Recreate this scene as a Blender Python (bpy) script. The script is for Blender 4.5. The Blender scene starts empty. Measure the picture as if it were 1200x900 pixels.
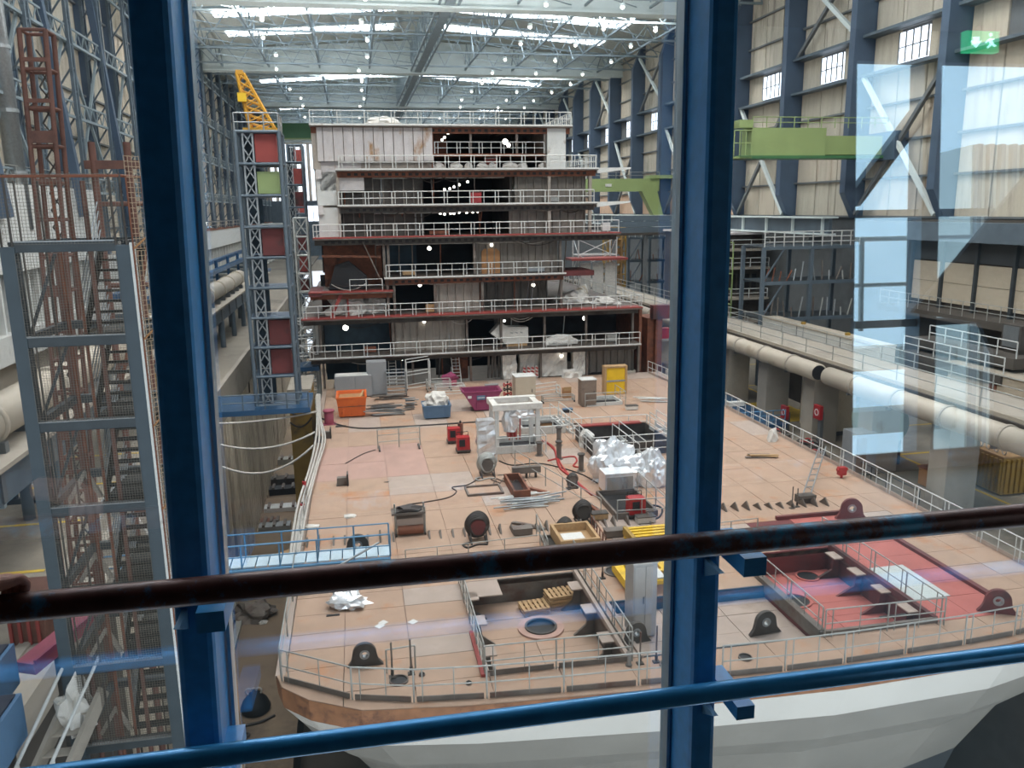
import bpy, bmesh, math, random
from mathutils import Vector, Matrix, Quaternion
R = math.radians
rnd = random.Random(7)
scn = bpy.context.scene
COL = scn.collection
# ---------------- camera ----------------
CAM = Vector((0, 0, 16.6)); FPX = 950.0
cd = bpy.data.cameras.new('camera'); cam = bpy.data.objects.new('camera', cd); COL.objects.link(cam)
cd.sensor_fit = 'HORIZONTAL'; cd.sensor_width = 36; cd.lens = 36 * FPX / 1200
cd.clip_start = 0.05; cd.clip_end = 900
yaw, pit, rol = 0.1872882, 0.2121195, R(-0.8)
fw = Vector((math.sin(yaw) * math.cos(pit), math.cos(yaw) * math.cos(pit), -math.sin(pit)))
rt = Vector((math.cos(yaw), -math.sin(yaw), 0)); up = rt.cross(fw)
r2 = rt * math.cos(rol) + up * math.sin(rol); u2 = r2.cross(fw)
cam.matrix_world = Matrix(((r2.x, u2.x, -fw.x, 0), (r2.y, u2.y, -fw.y, 0), (r2.z, u2.z, -fw.z, CAM.z), (0, 0, 0, 1)))
scn.camera = cam
# ---------------- world, exposure ----------------
w = bpy.data.worlds.new('sky'); scn.world = w; w.use_nodes = True
bg = w.node_tree.nodes['Background']; bg.inputs[0].default_value = (0.88, 0.95, 1.0, 1); bg.inputs[1].default_value = 1.9
scn.view_settings.view_transform = 'Standard'; scn.view_settings.look = 'None'
scn.view_settings.exposure = 0.0; scn.view_settings.gamma = 1
SKYLIGHT = 11.0; ADDED_LIGHT = 9000.0
# ---------------- helpers ----------------
def at(px, py, x=None, y=None, z=None):
    'point of the place seen at a pixel of the 1200x900 photograph, on the given plane'
    d = fw + r2 * ((px - 600) / FPX) + u2 * ((450 - py) / FPX)
    if x is not None: t = (x - CAM.x) / d.x
    elif y is not None: t = (y - CAM.y) / d.y
    else: t = (z - CAM.z) / d.z
    return CAM + d * t
def lin(h):
    o = []
    for i in (0, 2, 4):
        c = int(h[i:i + 2], 16) / 255
        o.append(c / 12.92 if c <= .04045 else ((c + .055) / 1.055) ** 2.4)
    return o
def mat(name, col, rough=.6, metal=0, var=.12, scale=3.0, col2=None, amt=.5, bump=0, emit=0, stretch=(1, 1, 1)):
    m = bpy.data.materials.new(name); m.use_nodes = True; nt = m.node_tree; b = nt.nodes['Principled BSDF']
    c = lin(col); b.inputs['Roughness'].default_value = rough; b.inputs['Metallic'].default_value = metal
    N = nt.nodes.new; L = nt.links.new
    tc = N('ShaderNodeTexCoord'); g = N('ShaderNodeNewGeometry'); mp = N('ShaderNodeMapping'); mp.inputs['Scale'].default_value = stretch
    L(g.outputs['Position'], mp.inputs[0])
    n1 = N('ShaderNodeTexNoise'); n1.inputs['Scale'].default_value = scale; n1.inputs['Detail'].default_value = 5
    L(mp.outputs[0], n1.inputs['Vector'])
    rp = N('ShaderNodeValToRGB'); rp.color_ramp.elements[0].position = .3; rp.color_ramp.elements[1].position = .7
    rp.color_ramp.elements[0].color = [max(0, k * (1 - var)) for k in c] + [1]; rp.color_ramp.elements[1].color = [min(1, k * (1 + var)) for k in c] + [1]
    L(n1.outputs['Fac'], rp.inputs[0]); out = rp.outputs[0]
    if col2:
        n2 = N('ShaderNodeTexNoise'); n2.inputs['Scale'].default_value = scale * .37; n2.inputs['Detail'].default_value = 8; n2.inputs['Roughness'].default_value = .7
        L(mp.outputs[0], n2.inputs['Vector'])
        r3 = N('ShaderNodeValToRGB'); r3.color_ramp.elements[0].position = .62 - amt * .3; r3.color_ramp.elements[1].position = .72 - amt * .2
        mx = N('ShaderNodeMix'); mx.data_type = 'RGBA'
        L(n2.outputs['Fac'], r3.inputs[0]); L(r3.outputs[0], mx.inputs[0]); L(out, mx.inputs[6]); mx.inputs[7].default_value = lin(col2) + [1]
        out = mx.outputs[2]
    L(out, b.inputs['Base Color'])
    if bump:
        bp = N('ShaderNodeBump'); bp.inputs['Strength'].default_value = bump; bp.inputs['Distance'].default_value = .05
        L(n1.outputs['Fac'], bp.inputs['Height']); L(bp.outputs[0], b.inputs['Normal'])
    if emit:
        b.inputs['Emission Color'].default_value = c + [1]; b.inputs['Emission Strength'].default_value = emit
    return m
def glass_mat(name, refl, tint=(1, 1, 1)):
    m = bpy.data.materials.new(name); m.use_nodes = True; nt = m.node_tree; nt.nodes.clear(); N = nt.nodes.new; L = nt.links.new
    o = N('ShaderNodeOutputMaterial'); mx = N('ShaderNodeMixShader'); t = N('ShaderNodeBsdfTransparent'); gl = N('ShaderNodeBsdfGlossy')
    gl.inputs['Roughness'].default_value = 0; gl.inputs['Color'].default_value = (.55, .82, 1, 1); t.inputs[0].default_value = (*tint, 1)
    n = N('ShaderNodeTexNoise'); n.inputs['Scale'].default_value = 3; mr = N('ShaderNodeMapRange')
    mr.inputs[3].default_value = refl * .92; mr.inputs[4].default_value = refl * 1.08
    L(n.outputs['Fac'], mr.inputs[0]); L(mr.outputs[0], mx.inputs[0]); L(t.outputs[0], mx.inputs[1]); L(gl.outputs[0], mx.inputs[2]); L(mx.outputs[0], o.inputs[0])
    return m
M = {}
def D(k, *a, **kw): M[k] = mat(k, *a, **kw)
D('navy', '3f97d6', .35, .0, .1, 30)
D('navy_paint', '2b5378', .3, .2, .12, 40, col2='241418', amt=.05)
D('rail_rust', '5c3833', .38, .2, .3, 20, col2='3a86ac', amt=.32)
D('rail_blue', '3f9ad6', .25, .25, .1, 20)
D('alu', '9fb0bc', .35, .6, .08, 20)
D('gallery_dark', '2a3038', .7, 0, .1, 4)
D('gallery_tile', '4a4c4a', .5, 0, .2, 6)
D('exit_green', '19a560', .5, 0, .05, 20, emit=2.4)
D('exit_white', 'e8fff0', .5, 0, .02, 20, emit=3.0)
D('deck', 'ab8f7a', .75, 0, .09, .9, col2='b07c56', amt=.22, bump=.05)
D('deck_pale', 'ab9a8e', .75, 0, .08, 1.1, col2='9c8a7c', amt=.1)
D('deck_pink', 'b08f82', .75, 0, .08, .8)
D('deck_seam', '8a7264', .8, 0, .2, 3)
D('rim', '9a6a48', .7, 0, .2, 2, col2='5d3a2b', amt=.3)
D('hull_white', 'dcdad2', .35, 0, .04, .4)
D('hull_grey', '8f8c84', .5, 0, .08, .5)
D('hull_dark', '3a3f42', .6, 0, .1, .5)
D('steel_raw', '6e665f', .6, .2, .25, 1.6, col2='5c4034', amt=.3)
D('steel_dark', '4b4641', .7, 0, .3, 1.2, col2='33261f', amt=.3)
D('bulkhead', '9c948a', .65, 0, .15, 1.3, col2='6a5446', amt=.2, stretch=(2, 2, .4))
D('bulkhead_dark', '7a736b', .7, 0, .2, 1.3, col2='40332b', amt=.2, stretch=(2, 2, .4))
D('bulkhead_white', 'c4bfbd', .6, 0, .08, 1.3, col2='9b7448', amt=.2, stretch=(1, 1, .5))
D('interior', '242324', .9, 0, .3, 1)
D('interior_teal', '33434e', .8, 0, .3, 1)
D('white_paint', 'cfd0cc', .5, 0, .05, 2, col2='9c8f80', amt=.08)
D('rail_white', 'c9cbc8', .45, .1, .08, 4)
D('rail_grey', 'a3a49f', .4, .4, .12, 4)
D('galv', '9ba0a2', .4, .55, .12, 6)
D('red_paint', '94403a', .6, 0, .1, 1)
D('red_deck', 'b0635a', .7, 0, .1, .5, col2='9a5048', amt=.2)
D('red_dark', '6a3433', .7, 0, .2, .8, col2='3f3230', amt=.3)
D('pool_white', 'bcc4c2', .6, 0, .04, 2)
D('rust_edge', '7a4a35', .75, 0, .3, 2, col2='4b352c', amt=.3)
D('orange', 'd96a2b', .5, 0, .1, 3, col2='9c4a22', amt=.15)
D('magenta', '8a3a5c', .5, 0, .08, 3, col2='6c3550', amt=.12)
D('bin_blue', '54708c', .5, 0, .1, 3)
D('yellow', 'e0b71f', .45, 0, .08, 3, col2='a07f28', amt=.1)
D('machine_red', 'a82a2c', .4, 0, .1, 5)
D('beige_box', 'b8ac98', .55, 0, .06, 3)
D('brown_box', '7d6e62', .6, 0, .1, 3, col2='5b4c42', amt=.3)
D('grey_box', '8f9294', .5, 0, .06, 3)
D('cabinet_metal', 'b4b6b6', .35, .5, .05, 3)
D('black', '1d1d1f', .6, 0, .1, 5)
D('hose_black', '3a3431', .6, 0, .1, 5)
D('hose_white', 'b9b4ac', .6, 0, .1, 5)
D('hose_red', 'a8332f', .6, 0, .1, 5)
D('foil', 'e4e6e8', .32, .6, .12, 6)
D('tarp_white', 'd2cfc8', .5, 0, .12, 3, bump=.4)
D('wood', 'b08f66', .75, 0, .15, 6, stretch=(1, 6, 1))
D('cardboard', 'a3774e', .8, 0, .1, 4)
D('clad', 'bfb7a6', .7, 0, .12, .5, col2='7f776c', amt=.2, stretch=(3, 3, .3))
D('clad_warm', 'c3b8a6', .7, 0, .12, .5, col2='97846f', amt=.2, stretch=(3, 3, .3))
D('clad_peach', 'd0b096', .7, 0, .1, .5, stretch=(3, 3, .3))
D('girt', '6c7072', .6, .2, .1, 1)
D('column_blue', '4b5c70', .5, .1, .1, .6)
D('lattice_blue', '5f6c76', .5, .2, .12, .8)
D('roof_grey', 'd2dcda', .6, 0, .08, .2)
D('roof_deck', 'cdd0c8', .7, 0, .08, .2)
D('truss', '8a989e', .55, .2, .1, .5)
D('crane_green', '8c9e68', .45, 0, .06, .6, col2='6f8440', amt=.1)
D('crane_green_dark', '3f7048', .45, 0, .06, .6)
D('crane_yellow', 'c9952e', .5, 0, .1, 2)
D('concrete', 'a29a8e', .85, 0, .12, .5, col2='837a70', amt=.2)
D('concrete_dark', '4c463f', .9, 0, .2, .4, col2='3e3832', amt=.4)
D('quay_floor', '8d8578', .85, 0, .15, .25, col2='6b645b', amt=.3)
D('dock_floor', '8a7864', .9, 0, .2, .2, col2='4e443b', amt=.3)
D('sheet_pile', 'e6d8c2', .7, 0, .15, .6, col2='7a6f60', amt=.3, stretch=(1, 1, .2))
D('pipe_pale', 'b3a999', .5, .1, .08, .5, col2='93836e', amt=.2)
D('ochre', 'a08038', .6, 0, .12, 1, col2='6c5a36', amt=.2)
D('yellow_line', 'c9a93a', .7, 0, .15, 2)
D('rust_red', '6b473b', .6, .1, .2, 2, col2='4f342c', amt=.2)
D('dark_beam', '3f464a', .5, .3, .15, 2)
D('cage_post', '434e55', .45, .3, .08, 2)
D('mesh_wire', '7a746a', .5, .4, .1, 5)
D('mesh_tan', 'b09a80', .6, 0, .1, 2)
D('dark_stair', '34342f', .7, .2, .2, 2)
D('gang_blue', '5a8cb0', .5, .1, .1, 2)
D('gang_deck', 'b9cdd8', .5, 0, .08, 2)
D('blue_box', '557a9e', .5, 0, .08, 3)
D('navy_lid', '20283c', .5, 0, .1, 3)
D('pink_beam', '9a4a5c', .6, 0, .1, 3)
D('skin', 'b98070', .55, 0, .1, 30, bump=.15)
D('sleeve', '2d3444', .85, 0, .1, 20)
D('paper', 'd8d8d4', .8, 0, .02, 3)
D('lamp_glow', 'fff6e6', .5, 0, 0, 3, emit=9)
D('skylight', 'eef6ff', .5, 0, .0, 3, emit=SKYLIGHT)
D('window_glow', 'f0f6ff', .5, 0, .0, 3, emit=2.6)
D('tank', '9aa38a', .5, .1, .1, 1, col2='7c8070', amt=.2)
M['glass'] = glass_mat('gallery_glass', .23, (1, 1, 1))
def W(o):
    m = o.matrix_parent_inverse @ o.matrix_basis if o.parent else o.matrix_basis.copy()
    return (W(o.parent) @ m) if o.parent else m
def setp(o, parent):
    if parent is not None:
        o.parent = parent; o.matrix_parent_inverse = W(parent).inverted()
    return o
def tag(o, label, cat, group=None, kind=None):
    if label: o['label'] = label
    if cat: o['category'] = cat
    if group: o['group'] = group
    if kind: o['kind'] = kind
    return o
def T(name, label, cat, loc, group=None):
    o = bpy.data.objects.new(name, None); COL.objects.link(o); o.location = loc; o.empty_display_size = .3
    return tag(o, label, cat, group)
def link(name, me, parent=None, structure=False):
    o = bpy.data.objects.new(name, me); COL.objects.link(o)
    if structure: o['kind'] = 'structure'
    return setp(o, parent)
UN = {}
def unit(kind, m):
    k = (kind, m)
    if k in UN: return UN[k]
    bm = bmesh.new()
    if kind == 'box': bmesh.ops.create_cube(bm, size=1)
    elif kind == 'rod': bmesh.ops.create_cone(bm, cap_ends=True, segments=8, radius1=1, radius2=1, depth=1)
    elif kind == 'drum': bmesh.ops.create_cone(bm, cap_ends=True, segments=24, radius1=1, radius2=1, depth=1)
    elif kind == 'ball': bmesh.ops.create_icosphere(bm, subdivisions=2, radius=1)
    if kind != 'box':
        for f in bm.faces: f.smooth = len(f.verts) == 4 or kind == 'ball'
    me = bpy.data.meshes.new(kind + '_' + m); bm.to_mesh(me); bm.free(); me.materials.append(M[m]); UN[k] = me
    return me
def place(o, loc, sc, q):
    o.matrix_basis = Matrix.LocRotScale(Vector(loc), q, Vector(sc))
def box(name, m, parent, c, d, rz=0, rx=0, ry=0, structure=False):
    o = bpy.data.objects.new(name, unit('box', m)); COL.objects.link(o)
    from mathutils import Euler
    place(o, c, d, Euler((rx, ry, rz)).to_quaternion())
    if structure: o['kind'] = 'structure'
    return setp2(o, parent)
def setp2(o, parent):
    if parent is not None:
        o.parent = parent; o.matrix_parent_inverse = W(parent).inverted()
    return o
def bx(name, m, parent, x0, x1, y0, y1, z0, z1, structure=False):
    return box(name, m, parent, ((x0 + x1) / 2, (y0 + y1) / 2, (z0 + z1) / 2), (abs(x1 - x0), abs(y1 - y0), abs(z1 - z0)), structure=structure)
def rod(name, m, parent, p, q, r, kind='rod', structure=False):
    p = Vector(p); q = Vector(q); d = q - p; L = d.length
    o = bpy.data.objects.new(name, unit(kind, m)); COL.objects.link(o)
    place(o, (p + q) / 2, (r, r, L), Vector((0, 0, 1)).rotation_difference(d.normalized()))
    if structure: o['kind'] = 'structure'
    return setp2(o, parent)
def beam(name, m, parent, p, q, wd, hg, structure=False):
    'square bar from p to q, wd wide and hg high'
    p = Vector(p); q = Vector(q); d = q - p; L = d.length; x = d.normalized()
    upv = Vector((0, 0, 1)) if abs(x.z) < .98 else Vector((0, 1, 0))
    y = upv.cross(x).normalized(); z = x.cross(y)
    o = bpy.data.objects.new(name, unit('box', m)); COL.objects.link(o)
    o.matrix_basis = Matrix.Translation((p + q) / 2) @ Matrix((x, y, z)).transposed().to_4x4() @ Matrix.Diagonal((L, wd, hg, 1))
    if structure: o['kind'] = 'structure'
    return setp2(o, parent)
class MB:
    'collects shapes, links them as one mesh'
    def __init__(s): s.v = []; s.f = []
    def add(s, vs, fs):
        n = len(s.v); s.v += [tuple(a) for a in vs]; s.f += [[i + n for i in f] for f in fs]; return s
    def box(s, x0, x1, y0, y1, z0, z1):
        return s.add([(x, y, z) for x in (x0, x1) for y in (y0, y1) for z in (z0, z1)], [(0, 1, 3, 2), (4, 6, 7, 5), (0, 4, 5, 1), (2, 3, 7, 6), (0, 2, 6, 4), (1, 5, 7, 3)])
    def bar(s, p, q, wd, hg=None, n=4):
        hg = hg or wd; p = Vector(p); q = Vector(q); x = (q - p).normalized()
        u = Vector((0, 0, 1)) if abs(x.z) < .98 else Vector((0, 1, 0))
        y = u.cross(x).normalized(); z = x.cross(y); vs = []
        for c in (p, q):
            for k in range(n):
                a = math.pi * 2 * (k + .5) / n; f = .7071 if n == 4 else .5
                vs.append(c + y * math.cos(a) * wd * f + z * math.sin(a) * hg * f)
        return s.add(vs, [(k, (k + 1) % n, n + (k + 1) % n, n + k) for k in range(n)] + [tuple(range(n))[::-1], tuple(range(n, 2 * n))])
    def tube(s, pts, r, n=6, closed=False):
        pts = [Vector(p) for p in pts]; N = len(pts); base = len(s.v); pv = None
        for i, p in enumerate(pts):
            a = pts[max(0, i - 1)]; b = pts[min(N - 1, i + 1)]; d = (b - a)
            if d.length < 1e-6: d = Vector((0, 0, 1))
            d.normalize()
            if pv is None: pv = d.cross(Vector((0, 0, 1)) if abs(d.z) < .9 else Vector((0, 1, 0))).normalized()
            pv = (pv - d * pv.dot(d)).normalized(); q = d.cross(pv)
            for k in range(n):
                t = math.tau * k / n; s.v.append(tuple(p + pv * math.cos(t) * r + q * math.sin(t) * r))
        for i in range(N - 1):
            for k in range(n): s.f.append([base + i * n + k, base + i * n + (k + 1) % n, base + (i + 1) * n + (k + 1) % n, base + (i + 1) * n + k])
        s.f.append([base + k for k in range(n)][::-1]); s.f.append([base + (N - 1) * n + k for k in range(n)])
        return s
    def prism(s, poly, d):
        'poly: 3D points of a flat outline; d: extrusion vector'
        n = len(poly); P = [Vector(p) for p in poly]; d = Vector(d)
        return s.add(P + [p + d for p in P], [tuple(range(n))[::-1], tuple(range(n, 2 * n))] + [(k, (k + 1) % n, n + (k + 1) % n, n + k) for k in range(n)])
    def ring(s, c, r0, r1, h, n=24, axis='z'):
        vs = []
        for k in range(n):
            a = math.tau * k / n
            for r in (r0, r1):
                for z in (0, h):
                    if axis == 'z': vs.append((c[0] + r * math.cos(a), c[1] + r * math.sin(a), c[2] + z))
                    elif axis == 'y': vs.append((c[0] + r * math.cos(a), c[1] + z, c[2] + r * math.sin(a)))
                    else: vs.append((c[0] + z, c[1] + r * math.cos(a), c[2] + r * math.sin(a)))
        fs = []
        for k in range(n):
            a, b = 4 * k, 4 * ((k + 1) % n)
            fs += [(a, b, b + 1, a + 1), (a + 2, a + 3, b + 3, b + 2), (a + 1, b + 1, b + 3, a + 3), (a, a + 2, b + 2, b)]
        return s.add(vs, fs)
    def build(s, name, m, parent=None, smooth=False, structure=False):
        me = bpy.data.meshes.new(name); me.from_pydata(s.v, [], s.f)
        bm = bmesh.new(); bm.from_mesh(me); bmesh.ops.recalc_face_normals(bm, faces=bm.faces); bm.to_mesh(me); bm.free()
        me.materials.append(M[m])
        if smooth: me.polygons.foreach_set('use_smooth', [True] * len(me.polygons))
        return link(name, me, parent, structure)
def mblob(name, m, parent, c, size, seed, amp=.25, sub=3, sharp=True):
    'crumpled heap (foil, tarp, rubble sack)'
    rr = random.Random(seed); bm = bmesh.new(); bmesh.ops.create_icosphere(bm, subdivisions=sub, radius=1)
    from mathutils import noise
    for v in bm.verts:
        n = noise.noise(v.co * 2.1 + Vector((seed, 0, 0))) * amp * 1.6 + (rr.uniform(-amp, amp) * .45 if sub < 4 else abs(noise.noise(v.co * 6 + Vector((seed, 3, 0)))) * amp * 1.3)
        v.co *= 1 + n
        if v.co.z < -.35: v.co.z = -.35
    for v in bm.verts: v.co = Vector((c[0] + v.co.x * size[0], c[1] + v.co.y * size[1], c[2] + (v.co.z + .35) * size[2]))
    me = bpy.data.meshes.new(name); bm.to_mesh(me); bm.free(); me.materials.append(M[m])
    return link(name, me, parent)
def dup(root, loc, rz=0, label=None, group=None):
    'copy of a thing, its parts and sub-parts'
    r = root.copy(); COL.objects.link(r); r.location = loc; r.rotation_euler = (0, 0, rz)
    if label: r['label'] = label
    if group: r['group'] = group
    for ch in list(root.children):
        c = ch.copy(); COL.objects.link(c); c.parent = r
        for g in list(ch.children):
            d = g.copy(); COL.objects.link(d); d.parent = c
    return r
def rail(name, label, pts, h=1.2, m='rail_white', step=2.4, r=.035, group=None, cat='railing', double=True, toe=False, mids=(.5,), parent=None):
    'guard rail: posts, top rail, middle rails, toe boards'
    pts = [Vector(p) for p in pts]
    t = parent if parent is not None else T(name, label, cat, pts[0], group)
    U = Vector((0, 0, 1))
    for i in range(len(pts) - 1):
        p, q = pts[i], pts[i + 1]; L = (q - p).length; n = max(1, round(L / step)); d = (q - p) / L
        rod('top_rail', m, t, p + U * h, q + U * h, r)
        for k in mids: rod('mid_rail', m, t, p + U * h * k, q + U * h * k, r * .85)
        if toe: beam('toe_board', toe, t, p + U * .12 + d * .1, q + U * .12 - d * .1, .04, .2)
        for k in range(n + 1):
            c = p + (q - p) * k / n
            if k < n or i == len(pts) - 2:
                rod('post', m, t, c, c + U * h, r * 1.1)
            if double and k < n:
                rod('post', m, t, c + d * .3, c + d * .3 + U * h, r * .8); rod('post', m, t, c + d * (L / n * .55), c + d * (L / n * .55) + U * h, r * .7)
    return t
def lattice(t, x0, x1, y0, y1, z0, z1, n, r, m, post='post', diag=True, tilt=(0, 0)):
    dz = (z1 - z0) / n; cs = [(x0, y0), (x1, y0), (x1, y1), (x0, y1)]
    for x, y in cs: rod(post, m, t, (x, y, z0), (x + tilt[0], y + tilt[1], z1), r)
    for k in range(n + 1):
        f = k / n; z = z0 + dz * k; o = Vector((tilt[0] * f, tilt[1] * f, 0))
        for a in range(4):
            p, q = cs[a], cs[(a + 1) % 4]
            rod('ring_bar', m, t, Vector((*p, z)) + o, Vector((*q, z)) + o, r * .7)
            if diag and k < n:
                o2 = Vector((tilt[0] * (k + 1) / n, tilt[1] * (k + 1) / n, 0))
                if (k + a) % 2: p, q = q, p
                rod('diagonal_bar', m, t, Vector((*p, z)) + o, Vector((*q, z + dz)) + o2, r * .55)
def catenary(p, q, sag, n=14):
    p = Vector(p); q = Vector(q)
    return [p.lerp(q, k / n) - Vector((0, 0, sag * 4 * (k / n) * (1 - k / n))) for k in range(n + 1)]
def smoothpath(pts, n=6):
    P = [Vector(p) for p in pts]; P = [P[0]] + P + [P[-1]]; o = []
    for i in range(1, len(P) - 2):
        for k in range(n):
            t = k / n; a, b, c, d = P[i - 1], P[i], P[i + 1], P[i + 2]
            o.append(.5 * ((2 * b) + (c - a) * t + (2 * a - 5 * b + 4 * c - d) * t * t + (3 * b - a - 3 * c + d) * t ** 3))
    o.append(P[-2]); return o
# ---------------- added area lights, unseen above the frame and behind girders, to brighten the hall ----------------
for i, (x, y) in enumerate([(-9, 48), (14, 45), (42, 45), (-9, 71.5), (14, 71.5), (42, 71.5), (-10, 128.5), (42, 128.5), (2, 185.5), (40, 185.5)]):
    ld = bpy.data.lights.new('added_roof_light', 'AREA'); ld.shape = 'RECTANGLE'; ld.size = 14; ld.size_y = 8 if y < 60 else 4; ld.energy = ADDED_LIGHT * (.8 if y < 80 else 1.5); ld.color = (1, .95, .88)
    lo = bpy.data.objects.new('added_roof_light', ld); COL.objects.link(lo); lo.location = (x, y, 44.4 if y < 60 else 47)
for (x, y, z, e, rx, ry) in ((9, 102, 24.9, 18000, 0, 0), (-26.5, 150, 14.2, 9000, 0, R(20))):  # added uplights that only serve to brighten the roof
    ld = bpy.data.lights.new('added_uplight', 'AREA'); ld.shape = 'RECTANGLE'; ld.size = 3 if abs(x) > 20 else 9; ld.size_y = 30 if abs(x) > 20 else 9; ld.energy = e; ld.color = (1, .98, .95)
    if abs(x) > 20: ld.size = .8
    lo = bpy.data.objects.new('added_uplight', ld); COL.objects.link(lo); lo.location = (x, y, z); lo.rotation_euler = (math.pi, ry, 0)
# ---------------- the hall ----------------
RX, LX, EY = 60, -30, 300
floor = bx('floor', 'quay_floor', None, -42, -12.5, 12, EY, 1.0, 1.5, True)
fl2 = bx('floor', 'quay_floor', None, 32.5, 95, 20, EY, -4.5, -4, True)
dock = MB().box(-12.5, -5.6, 20, EY, -18.6, -18).build('floor', 'dock_floor', None, structure=True)
trench = MB().box(-5.6, 32.5, 20, EY, -21.6, -21).build('floor', 'concrete_dark', None, structure=True)
bx('floor', 'concrete_dark', None, -5.8, -5.6, 20, EY, -21.5, -18.02, True)
bx('floor', 'concrete', None, -12.5, -11.0, 21.5, 36, .9, 1.49, True)
dh = bx('floor', 'concrete', None, -42, -6.1, 8, 21.5, -3, .6, True)
qw = bx('wall_right_dock', 'concrete_dark', None, 32.5, 33.3, 20, EY, -21, -4.02, True)
for y in (50, 58, 66, 74, 86, 98, 112, 128):
    bx('yellow_line', 'yellow_line', fl2, 44, 56, y, y + .25, -4, -3.985)
bx('yellow_line', 'yellow_line', fl2, 43.8, 44.05, 40, 140, -4, -3.984)
for y in (36, 42, 48, 54): bx('yellow_line', 'yellow_line', floor, -26, -14, y, y + .25, 1.5, 1.515)
# sheet pile wall: pale ribs proud of a dark wall that paints the valleys' shade
wl = bx('wall_dock', 'concrete_dark', None, -12.5, -12.9, 22, 200, -18, 1.48, True)
bx('capping_beam', 'concrete', wl, -12.6, -12.2, 22, 200, -1.6, 1.6)
for k in range(100):
    y = 40 + k * 1.6
    h = rnd.choice([0, 0, -.8, -1.6]) if k % 3 == 0 else 0
    box('sheet_pile', 'sheet_pile', wl, (-12.42, y, (-18 - 1.6 + h) / 2), (.2, .6, 16.4 + h))
# ceiling
ceil = bpy.data.objects.new('ceiling', None); COL.objects.link(ceil); ceil['kind'] = 'structure'
ZE, ZR, XR = 48.4, 51.3, 15.0
def zr(x): return ZE + (ZR - ZE) * (1 - abs(x - XR) / 45)
for x0, x1 in ((LX, XR), (XR, RX)):
    MB().prism([(x0, -15, zr(x0) + .2), (x1, -15, zr(x1) + .2), (x1, -15, zr(x1) + .6), (x0, -15, zr(x0) + .6)], (0, EY + 15, 0)).build('roof_slope', 'roof_deck', ceil)
GY = [10, 67, 124, 181, 238, 293]
for y in GY:
    MB().prism([(LX, y - .9, 44.9), (RX, y - .9, 44.9), (RX, y - .9, zr(RX)), (XR, y - .9, ZR), (LX, y - .9, zr(LX))], (0, 1.8, 0)).build('roof_girder', 'roof_grey', ceil)
    MB().box(LX, RX, y - 1.3, y + 1.3, 44.6, 44.9).build('girder_flange', 'roof_grey', ceil)
for y0 in GY[:-1]:
    for dy in (13, 27.5, 43):
        y = y0 + dy
        for x0, x1 in ((-21, 9.5), (19, 51)):
            m = MB(); m.prism([(x0, y - 2, zr(x0) - .05), (x1, y - 2, zr(x1) - .05), (x1, y - 2, zr(x1) + .12), (x0, y - 2, zr(x0) + .12)], (0, 4, 0))
            s = m.build('skylight', 'skylight', ceil)
            b = MB()
            for k in range(int((x1 - x0) / 1.6)):
                xx = x0 + .8 + k * 1.6
                b.box(xx - .06, xx + .06, y - 2.05, y + 2.05, zr(xx) - .22, zr(xx) - .06)
            b.build('glazing_bar', 'truss', s)
    for dy in (7, 20, 35, 50):                 # cross trusses
        y = y0 + dy; m = MB()
        m.bar((LX, y, 45.2), (RX, y, 45.2), .3); m.bar((LX, y, zr(LX) - .6), (XR, y, ZR - .6), .3); m.bar((XR, y, ZR - .6), (RX, y, zr(RX) - .6), .3)
        n = 18
        for k in range(n):
            xa = LX + 90 * k / n; xb = LX + 90 * (k + 1) / n; xm = (xa + xb) / 2
            m.bar((xa, y, 45.2), (xm, y, zr(xm) - .6), .16); m.bar((xm, y, zr(xm) - .6), (xb, y, 45.2), .16)
        m.build('roof_truss', 'truss', ceil)
    for x in (-24, -15, -5, 5, 25, 35, 45, 54):  # long trusses
        m = MB(); y1 = y0 + 57; m.bar((x, y0, 45.6), (x, y1, 45.6), .3); n = 8
        for k in range(n):
            ya = y0 + 57 * k / n; yb = y0 + 57 * (k + 1) / n; ym = (ya + yb) / 2
            m.bar((x, ya, 45.6), (x, ym, zr(x) - .4), .16); m.bar((x, ym, zr(x) - .4), (x, yb, 45.6), .16)
            m.bar((x, ya, 45.6), (x + 9, yb, 45.6), .12)
        m.build('roof_truss', 'truss', ceil)
    m = MB()
    for x in (13.6, 16.4):
        m.bar((x, y0, 45.2), (x, y0 + 57, 45.2), .3)
        for k in range(12):
            ya = y0 + 57 * k / 12; yb = ya + 57 / 12; m.bar((x, ya, 45.2), (x, (ya + yb) / 2, 50.5), .2); m.bar((x, (ya + yb) / 2, 50.5), (x, yb, 45.2), .2)
    m.bar((15, y0, 45.0), (15, y0 + 57, 45.0), 1.4, .15)
    m.build('ridge_catwalk', 'truss', ceil)
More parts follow.
